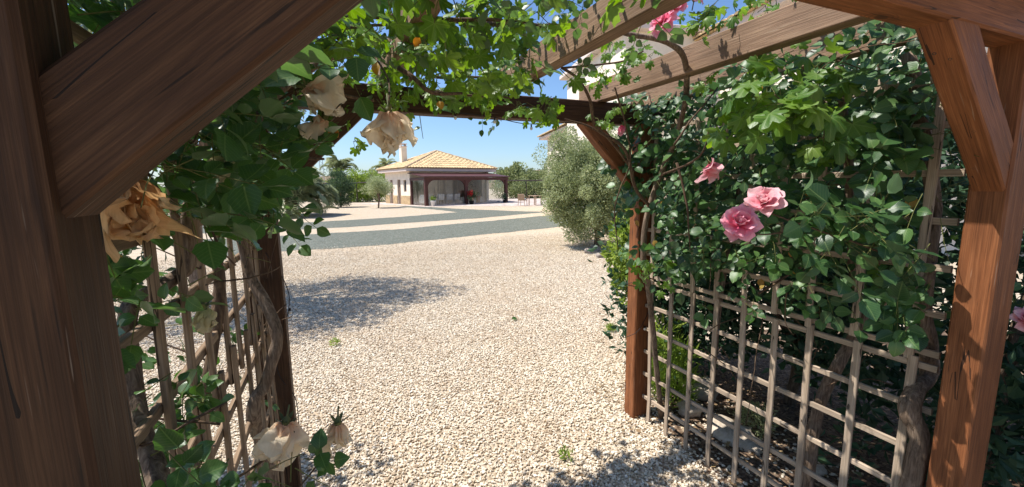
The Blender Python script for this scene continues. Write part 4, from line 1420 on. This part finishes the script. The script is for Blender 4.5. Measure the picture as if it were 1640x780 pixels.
def tiled_slope(a, b, top, name, mat, parent, tw=.26, course=.42):
    """barrel tiles, each course stepped, filling the triangle (or trapezoid) a-b-top list"""
    top0, top1 = top if isinstance(top, tuple) else (top, top)
    e = (b - a).normalized()
    mid0 = top0 - a
    up_ = (mid0 - e * mid0.dot(e)); H = up_.length; up_.normalize()
    nrm = e.cross(up_).normalized()
    if nrm.z < 0: nrm = -nrm
    Lb = (b - a).length; s0 = mid0.dot(e); s1 = (top1 - a).dot(e)
    mb = MB()
    nc = int(Lb / tw)
    for i in range(nc):
        u0, u1 = Lb * i / nc, Lb * (i + 1) / nc
        uc = (u0 + u1) / 2
        h = min(1., uc / max(s0, .01)) * H if uc < s0 else (H if uc <= s1 else (Lb - uc) / (Lb - s1) * H)
        if h < .1: continue
        k = max(1, int(h / course + .5))
        for j in range(k):
            v0, v1 = h * j / k, h * (j + 1) / k + .04
            vs = []
            for vv, lift in ((v0, .05), (v1, .012)):
                for m_ in range(6):
                    an = math.pi * m_ / 5
                    uu = uc - math.cos(an) * (u1 - u0) * .5
                    vs.append(a + e * uu + up_ * vv + nrm * (lift + math.sin(an) * .075))
            fs = [(m_, m_ + 1, m_ + 7, m_ + 6) for m_ in range(5)] + [tuple(range(5, -1, -1))]
            mb.add(vs, fs)
    o = mb.build(name, mat, parent, False)
    return tag(o, kind='stuff')


rb = MB().add(crn + [pk], [(0, 1, 4), (1, 2, 4), (2, 3, 4), (3, 0, 4), (3, 2, 1, 0)]).build('roof', TILE, pav)
for i in range(4):
    tiled_slope(crn[i], crn[(i + 1) % 4], pk, 'roof_tiles', TILE, rb)
for i in range(4):
    P_ = [crn[i].lerp(pk, t / 14) + Vector((0, 0, .06 + .02 * (t % 2))) for t in range(15)]
    MB().tube(P_, .09, 7).build('hip_tiles', TILEPALE, rb)
ch = pbox('chimney', (.95, 6.7, 3.2), (1.47, 7.2, 5.15), STUCCO)
MB().box((.90, 6.65, 5.15), (1.52, 7.25, 5.22), .01).box((.97, 6.72, 5.22), (1.03, 7.18, 5.38)).box((1.39, 6.72, 5.22), (1.45, 7.18, 5.38)).box((.91, 6.66, 5.38), (1.51, 7.24, 5.46), .01).build('chimney_cap', FASCIA, ch)
# porch: posts, beams, braces, lean-to roof
for x in (0.08, 3.75, 7.92):
    pbox('porch_post', (x - .13, .0, 0), (x + .13, .26, 2.02), MAHOG, c=.012)
pbox('porch_post', (.0, B0 - .22, 0), (.2, B0 - .02, 2.02), MAHOG, c=.012)
pbox('porch_beam', (-.12, -.03, 2.02), (W_ + .12, .29, 2.24), MAHOG, c=.012)
pbox('porch_beam', (-.03, .3, 2.03), (.2, B0 - .03, 2.23), MAHOG, c=.012)
pbox('porch_beam', (W_ - .2, .3, 2.03), (W_ + .03, B0 - .03, 2.23), MAHOG, c=.012)
MB().add([(-.2, -.12, 2.25), (W_ + .2, -.12, 2.25), (W_ + .2, B0 - .05, 2.62), (-.2, B0 - .05, 2.62), (-.2, -.12, 2.33), (W_ + .2, -.12, 2.33), (W_ + .2, B0 - .05, 2.70), (-.2, B0 - .05, 2.70)],
         [(0, 3, 2, 1), (4, 5, 6, 7), (0, 1, 5, 4), (1, 2, 6, 5), (2, 3, 7, 6), (3, 0, 4, 7)]).build('porch_roof', MAHOG, pav)
for x, sg in ((.21, 1), (3.62, -1), (3.88, 1), (7.79, -1)):
    pts = []
    for t in range(7):
        an = math.pi / 2 * t / 6
        pts.append((x + sg * .62 * (1 - math.cos(an)), 1.36 + .66 * math.sin(an)))
    vs = []; fs = []
    for yy in (.07, .19):
        for (q, z) in pts: vs.append((q, yy, z))
        for (q, z) in pts: vs.append((min(max(q - sg * .17, x - .0), 99) if sg > 0 else max(q - sg * .0, q) + .17 if q + .17 < x else x, yy, min(z + .17, 2.02)))
    n7 = 7
    for t in range(6):
        fs += [(t, t + 1, 7 + t + 1, 7 + t), (14 + t, 21 + t, 21 + t + 1, 14 + t + 1), (t, 14 + t, 14 + t + 1, t + 1)]
    MB().add(vs, fs).build('arched_brace', MAHOG, pav)
for (x0, x1) in ((.22, 3.6), (3.9, 7.77)):
    n3 = 4
    for i in range(n3):
        a, b_ = x0 + (x1 - x0) * i / n3, x0 + (x1 - x0) * (i + 1) / n3
        MB().box((a + .01, .12, .06), (b_ - .01, .126, 2.015)).build('clear_blind', GLASS, pav)
for i in range(3):
    a, b_ = .30 + (B0 - .55) * i / 3, .30 + (B0 - .55) * (i + 1) / 3
    MB().box((.08, a + .01, .06), (.086, b_ - .01, 2.02)).build('clear_blind', GLASS, pav)
pbox('porch_sill', (.22, .08, 0), (7.77, .19, .055), FASCIA)
sheet('terrace', [tuple((pav.matrix_basis @ Vector(q))[:2]) for q in ((-3.4, 9.5, 0), (-1.2, 4, 0), (-.6, -1.2, 0), (2.0, -2.3, 0), (5, -5.6, 0), (9, -9, 0), (14, -9, 0), (16, 9, 0))], .002, PAVING, jit=.05, sub=5)


def lpt(o, x, y, z=0.): return o.matrix_basis @ Vector((x, y, z))


# furniture
def chair(loc, rz, label, mat=CANE_F, cushion=None, arms=True, group='chairs at the pavilion'):
    t = tag(empty('garden_chair', loc, rz), label, 'chair', group)
    MB().box((-.27, -.27, .40), (.27, .27, .45), .01).build('seat', mat, t)
    MB().box((-.26, .0, .0), (.26, .045, .48), .012, Matrix.Translation((0, .24, .42)) @ Matrix.Rotation(-.18, 4, 'X')).build('backrest', mat, t)
    for sx in (-1, 1):
        for sy in (-1, 1):
            MB().tube([(sx * .24, sy * .24, .41), (sx * .26, sy * .27, 0)], [.022, .017], 7).build('leg', mat, t)
        if arms:
            MB().tube(spline([(sx * .27, -.25, .42), (sx * .29, -.26, .62), (sx * .29, .0, .66), (sx * .27, .28, .68)], 4), .02, 7).build('armrest', mat, t)
    if cushion:
        MB().box((-.22, -.22, .452), (.22, .2, .54), .03).build('cushion', cushion, t)
        MB().box((-.2, .07, .50), (.2, .2, .86), .04).build('cushion', cushion, t)
    return t


def table(loc, rz, label, w=1.3, d=.8, mat=WHITEP):
    t = tag(empty('garden_table', loc, rz), label, 'table')
    MB().box((-w / 2, -d / 2, .70), (w / 2, d / 2, .74), .008).build('table_top', mat, t)
    for sx in (-1, 1):
        for sy in (-1, 1):
            MB().box((sx * (w / 2 - .07) - .03, sy * (d / 2 - .07) - .03, 0), (sx * (w / 2 - .07) + .03, sy * (d / 2 - .07) + .03, .70), .006).build('leg', mat, t)
    return t


def pot(loc, label, r, h, mat, fol, fr, fh, fmat, n=500, seed=1, name='potted_plant', group=None):
    t = tag(empty(name, loc), label, 'plant', group)
    MB().lathe([(r * .7, 0), (r * .95, h * .85), (r * 1.08, h * .86), (r * 1.08, h), (r * .9, h), (r * .85, h * .9)], 14).build('pot', mat, t, True)
    C, CR = clumps((0, 0, h + fh * .55), fr, fr, fh * .5, 24, fr * .4, seed)
    V, T, rn = leaf_cloud(C, CR, n, .09, .05, .3, seed)
    link('foliage', np_mesh('foliage', V, T, fmat, None, rn, False), t)
    if fol is not None:
        C2, CR2 = clumps((0, -.05, h + fh * .75), fr * .8, fr * .8, fh * .3, 16, fr * .3, seed + 1)
        V, T, rn = leaf_cloud(C2, CR2, n // 2, .11, .07, .3, seed + 2)
        link('bracts', np_mesh('bracts', V, T, fol, None, rn, False), t)
    return t


GF = lambda x, y: tuple(ground(x, y))
chair(ground(837, 329.5, .002), RZ + 2.1, 'rattan garden armchair with pale cushion on the terrace', CANE_F, CUSH)
table(ground(857, 328.5, .002), RZ + .2, 'small light brown table beside the rattan armchair on the terrace', .8, .8, CANE_F)
chair(ground(880, 328, .002), RZ - 1.5, 'rattan garden armchair half hidden behind the silvery bush', CANE_F, CUSH)
table(lpt(pav, 2.3, 1.6, 0), RZ, 'white dining table inside the glazed porch', 1.8, .9)
for i, (x, y, r0) in enumerate(((1.6, .8, 3.14), (2.4, .8, 3.14), (3.1, .8, 3.14), (1.7, 2.35, 0), (2.6, 2.35, 0))):
    chair(lpt(pav, x, y), RZ + r0, ['left of three white chairs on the near side of the porch table', 'middle of three white chairs on the near side of the porch table', 'right of three white chairs on the near side of the porch table', 'left white chair on the far side of the porch table', 'right white chair on the far side of the porch table'][i], WHITEP, None, False)
sofa = tag(empty('white_sofa', lpt(pav, .75, 1.3), RZ + math.pi / 2), 'white sofa at the left end of the glazed porch', 'sofa')
MB().box((-.75, -.35, .12), (.75, .35, .42), .03).build('seat', WHITEP, sofa)
MB().box((-.75, .20, .42), (.75, .36, .85), .04).build('backrest', WHITEP, sofa)
for sx in (-1, 1):
    MB().box((sx * .84 - .09, -.35, .1), (sx * .84 + .09, .36, .6), .03).build('armrest', WHITEP, sofa)
    for sy in (-.28, .28): MB().box((sx * .7 - .03, sy - .03, 0), (sx * .7 + .03, sy + .03, .12)).build('foot', WHITEP, sofa)
pot(lpt(pav, .38, -.42), 'pale pot with small plant at the left porch post', .2, .42, WHITEP, None, .2, .3, HEDGE, 300, 3)
pot(lpt(pav, 3.9, -.45), 'bushy red poinsettia in a pot at the middle porch post', .22, .3, DARK, REDLEAF, .36, .72, CONIF, 800, 4)
pot(lpt(pav, 7.4, -.35), 'small dark potted shrub at the right porch post', .16, .25, DARK, None, .26, .55, CONIF, 400, 5)
pot(lpt(pav, 5.0, 1.4), 'tall leafy plant in a clay trough inside the porch', .28, .6, TERRA, None, .38, 1.3, CONIF, 260, 6)
pot(lpt(pav, 5.8, 1.5), 'low green plant in a clay pot inside the porch', .24, .6, TERRA, None, .28, .4, HEDGE, 260, 7)

# ------------------------------------------------------------------ main house on the right, behind the bush
def camxy(x, z): return CAM + RT * x + Vector((FW.x, FW.y, 0)).normalized() * z


hd = math.radians(-9.8)
hdir = (Vector((RT.x, RT.y, 0)).normalized() * math.sin(hd) + Vector((FW.x, FW.y, 0)).normalized() * math.cos(hd))
c0 = camxy((918 - 820) / F_PX * 29.5, 29.5); c0.z = 0
HZ = math.atan2(-hdir.y, -hdir.x)
house = tag(empty('house', c0, HZ), 'large cream two storey house with tiled eaves behind the silvery bush', 'house')
# local x runs from the far corner towards us, local y to our right (away from the sunlit face)
sgn = 1 if (Matrix.Rotation(HZ, 3, 'Z') @ Vector((0, 1, 0))).dot(RT) > 0 else -1
HL, HD = 21., 9.


def hb(name, lo, hi, mat, parent=house, c=0.):
    lo = list(lo); hi = list(hi)
    if sgn < 0: lo[1], hi[1] = -hi[1], -lo[1]
    return MB().box(lo, hi, c).build(name, mat, parent)


hb('wall', (0, 0, 0), (HL, HD, 6.1), STUCCO)
hb('eave', (-.55, -.55, 6.1), (HL + .5, HD + .5, 6.3), FASCIA, c=.02)
hb('cornice', (-.2, -.2, 5.8), (HL + .2, HD + .2, 6.098), FASCIA, c=.02)
A_ = [Vector((-.7, -.7 * sgn, 6.302)), Vector((HL + .6, -.7 * sgn, 6.302)), Vector((HL + .6, (HD + .6) * sgn, 6.302)), Vector((-.7, (HD + .6) * sgn, 6.302))]
R0, R1 = Vector((4.2, HD / 2 * sgn, 8.1)), Vector((HL - 4.2, HD / 2 * sgn, 8.1))
hr = MB().add(A_ + [R0, R1], [(0, 1, 5, 4), (1, 2, 5), (2, 3, 4, 5), (3, 0, 4), (0, 3, 2, 1)]).build('roof', TILE, house)
tiled_slope(A_[0], A_[1], (R0, R1), 'roof_tiles', TILE, hr, .3, .5)
tiled_slope(A_[0], A_[3], R0, 'roof_tiles', TILE, hr, .3, .5)
# lower tier along the face
hb('lower_wall', (-.9, -1.6, 0), (14., -.004, 4.7), STUCCO)
hb('lower_eave', (-1.4, -2.1, 4.7), (14.4, -.006, 4.86), FASCIA, c=.02)
B_ = [Vector((-1.5, -2.2 * sgn, 4.862)), Vector((14.5, -2.2 * sgn, 4.862)), Vector((14.5, -.0 * sgn - .01 * sgn, 5.5)), Vector((-1.5, -.01 * sgn, 5.5))]
lr2 = MB().add(B_, [(0, 1, 2, 3)]).build('lower_roof', TILE, house)
tiled_slope(B_[0], B_[1], (B_[3], B_[2]), 'roof_tiles', TILE, lr2, .3, .5)
hb('wing_wall', (8.5, -3.1, 0), (14.8, -.012, 6.5), STUCCO)
hb('wing_cornice', (8.2, -3.4, 6.5), (15.1, .3, 6.68), FASCIA, c=.02)
for x in (3.2,):
    w_ = hb('window', (x, -1.66, 1.1), (x + 1.2, -1.602, 2.5), SHUT)
    hb('pane', (x + .1, -1.675, 1.2), (x + 1.1, -1.662, 2.4), DARK, w_)
    hb('sill', (x - .1, -1.75, 1.02), (x + 1.3, -1.603, 1.098), FASCIA, w_)

# ------------------------------------------------------------------ fence, hedge, trees at the back
def fence_run(a, b, label, n, h=1.95, mesh_rows=2):
    a, b = Vector(a), Vector(b)
    t = tag(empty('fence', a), label, 'fence')
    for i in range(n + 1):
        p = a.lerp(b, i / n)
        MB().tube([p, p + Vector((0, 0, h))], .045, 6).build('post', RUST, t, False, Matrix.Identity(4))
    for k, z in enumerate((h - .06, h * .55)[:mesh_rows]):
        MB().tube([a + Vector((0, 0, z)), b + Vector((0, 0, z))], .06 if k == 0 else .03, 6).build('rail', RUST, t, False, Matrix.Identity(4))
    return t


fence_run(camxy(-22, 41.5).xy.to_3d(), camxy(-11.2, 43).xy.to_3d(), 'dark fence with heavy top rail left of the pavilion', 5, 2.02, 1)
fence_run(camxy(-.6, 45).xy.to_3d(), camxy(6, 45).xy.to_3d(), 'dark fence with heavy top rail between pavilion and silvery bush', 3, 2.05, 1)
def hedge(label, c, rx, ry, rz, n, mat, seed):
    return plant_tree('hedge', label, 'hedge', c, rz * .95, (rx, ry, rz), 110, .55, n, .2, .11, mat, (.06, .03), seed=seed, low=-.95, limbs=4)


def gxy(x, d):
    p = camxy((x - 820) / F_PX * d, d); p.z = 0; return p


hedge('bright green hedge behind the fence left of the pavilion', gxy(590, 44), 3.6, 1.2, 1.6, 9000, HEDGE, 70)
hedge('darker green hedge behind the palms at the far left', gxy(470, 46), 5., 1.3, 1.35, 8000, OLIVE, 71)
hedge('green hedge behind the fence between pavilion and bush', gxy(850, 49), 4.2, 1.2, .95, 8000, FARTREE, 72)
plant_tree('conical_shrub', 'dense dark green conical shrub on the pale gravel', 'shrub', tuple(ground(546, 332)), 1.35, (.98, .98, 1.5), 100, .38, 9000, .13, .05, CONIF, (.08, .04), seed=73, up=.8)
plant_tree('olive_tree', 'small pale olive tree in front of the pavilion side wall', 'tree', tuple(ground(606, 333)), 1.45, (1.0, 1.0, .72), 70, .34, 6500, .11, .035, SILVER, (.06, .035), seed=74, low=-.7)
plant_tree('olive_tree', 'small olive tree half hidden behind the bright hedge', 'tree', gxy(640, 47), 2.6, (1.6, 1.2, 1.1), 50, .45, 4000, .16, .05, FARTREE, (.1, .05), seed=75)


def frond_mesh(L, seed, n=34):
    r = random.Random(seed)
    mb = MB()
    P = [Vector((0, L * math.sin(1.35 * t) / 1.2, L * (.75 * t - .75 * t * t * 1.05))) for t in [i / 10 for i in range(11)]]
    mb.tube(P, [.03 * (1 - .85 * i / 10) for i in range(11)], 5)
    for i in range(n):
        t = .12 + .86 * i / n
        k = min(9, int(t * 10)); q = P[k].lerp(P[k + 1], t * 10 - k)
        tg = (P[k + 1] - P[k]).normalized()
        ll = L * .30 * math.sin(math.pi * (.18 + .75 * t)) * r.uniform(.85, 1.1)
        for sg in (-1, 1):
            d = (Vector((sg, 0, 0)) * .8 + tg * .75 + Vector((0, 0, .25 + r.uniform(-.2, .15)))).normalized()
            w = d.cross(Vector((0, 0, 1))).normalized() * .018
            mid = q + d * ll * .5 + Vector((0, 0, .02))
            tip = q + d * ll - Vector((0, 0, ll * .28))
            mb.add([q - w * .6, q + w * .6, mid + w, tip, mid - w], [(0, 1, 2, 4), (4, 2, 3)])
    me = mesh('frond', mb.v, mb.f, PALM)
    return me


FR = [frond_mesh(1., s) for s in (1, 2, 3)]


def palm(loc, L, n, th, label, seed, lean=0.):
    r = random.Random(seed)
    t = tag(empty('palm', loc), label, 'palm', 'date palms in the garden')
    mb = MB()
    pts = [(0, 0, -.05)] + [(lean * z * .1, 0, z) for z in np.linspace(.1, th, 8)]
    mb.tube(pts, [.2 * L / 2 * (1 + .12 * (i % 2)) for i in range(9)], 10, .1)
    mb.build('trunk', TWIG, t, True)
    for i in range(n):
        tilt = r.uniform(-.35, 1.05); az = i * 2.4 + r.uniform(-.2, .2)
        M = Matrix.Translation((0, 0, th - .05)) @ Matrix.Rotation(az, 4, 'Z') @ Matrix.Rotation(tilt, 4, 'X') @ Matrix.Scale(L * r.uniform(.8, 1.1), 4)
        link('frond', FR[i % 3], t, t.matrix_basis @ M)
    return t


palm(ground(468, 346), 2.9, 60, .8, 'low bushy date palm on the left beside the far left post', 80)
palm(gxy(548, 50), 2.6, 30, 3.4, 'date palm whose crown rises behind the fence on the left', 81)
palm(gxy(622, 62), 2.4, 24, 3.8, 'distant palm with crown just left of the pavilion roof', 82)

# lattice mast
t = tag(empty('lattice_mast', gxy(521, 150)), 'thin steel lattice mast on the skyline far left', 'mast')
MH, MW = 14.5, .75
mb = MB()
for sx, sy in ((-1, -1), (1, -1), (1, 1), (-1, 1)):
    MB().tube([(sx * MW, sy * MW, 0), (sx * MW * .55, sy * MW * .55, MH)], .09, 5).build('leg', METAL, t)
for i in range(18):
    z0, z1 = MH * i / 18, MH * (i + 1) / 18
    w0, w1 = MW * (1 - .45 * i / 18), MW * (1 - .45 * (i + 1) / 18)
    s1 = 1 if i % 2 else -1
    for yy in (-1, 1):
        mb.tube([(-w0 * s1, yy * w0, z0), (w1 * s1, yy * w1, z1)], .05, 4)
        mb.tube([(yy * w0, -w0 * s1, z0), (yy * w1, w1 * s1, z1)], .05, 4)
mb.build('lattice', METAL, t)

# hills with scattered trees
def hill(name, x0, x1, d, h, mat, seed, deep=120):
    v = []; f = []
    nx, ny = 60, 10
    for j in range(ny + 1):
        for i in range(nx + 1):
            t = i / nx; s_ = j / ny
            p = camxy(x0 + (x1 - x0) * t, d + deep * s_)
            z = h * math.sin(math.pi * min(1, s_ * .5 + .0)) * math.sin(math.pi * min(max(t, .02), .98)) ** .5 * (1 + .45 * noise.noise(Vector((t * 5, seed, s_ * 2)))) + .4 * noise.noise(Vector((t * 40, seed, s_ * 14)))
            v.append((p.x, p.y, z - .2))
    for j in range(ny):
        for i in range(nx):
            a = j * (nx + 1) + i
            f.append((a, a + 1, a + nx + 2, a + nx + 1))
    return tag(link(name, mesh(name, v, f, mat, True)), kind='structure')


hill('hill', -20, 160, 150, 12.5, HILL, 3)
hill('hill_range', -330, 40, 330, 13, HILL, 8, 200)
proto = None
spots = []
r_ = random.Random(5)
for i in range(46):
    d = r_.uniform(62, 150); x = r_.uniform(-.02, .13) * d if i < 34 else r_.uniform(-.62, -.22) * d
    spots.append((x, d, 0 if d < 150 else 3))
for i in range(30):
    d = r_.uniform(160, 215); x = r_.uniform(.0, .16) * d; spots.append((x, d, 12.5 * math.sin(math.pi * .5 * (d - 150) / 120) * .55))
for i, (x, d, z) in enumerate(spots):
    p = camxy(x, d); p.z = z
    if proto is None:
        proto = plant_tree('scrub_tree', 'small round scrub tree on the distant slope', 'tree', p, 1.5, (1.5, 1.5, 1.2), 26, .5, 1500, .3, .16, FARTREE, (.12, .06), group='scrub trees on the far slope', seed=90, limbs=3)
        continue
    o = proto.copy(); COL.objects.link(o)
    sc = r_.uniform(.7, 1.6)
    o.matrix_basis = Matrix.Translation(p) @ Matrix.Rotation(r_.uniform(0, 6), 4, 'Z') @ Matrix.Diagonal((sc, sc, sc * r_.uniform(.8, 1.3), 1))
    for c_ in proto.children:
        k_ = c_.copy(); COL.objects.link(k_); k_.parent = o
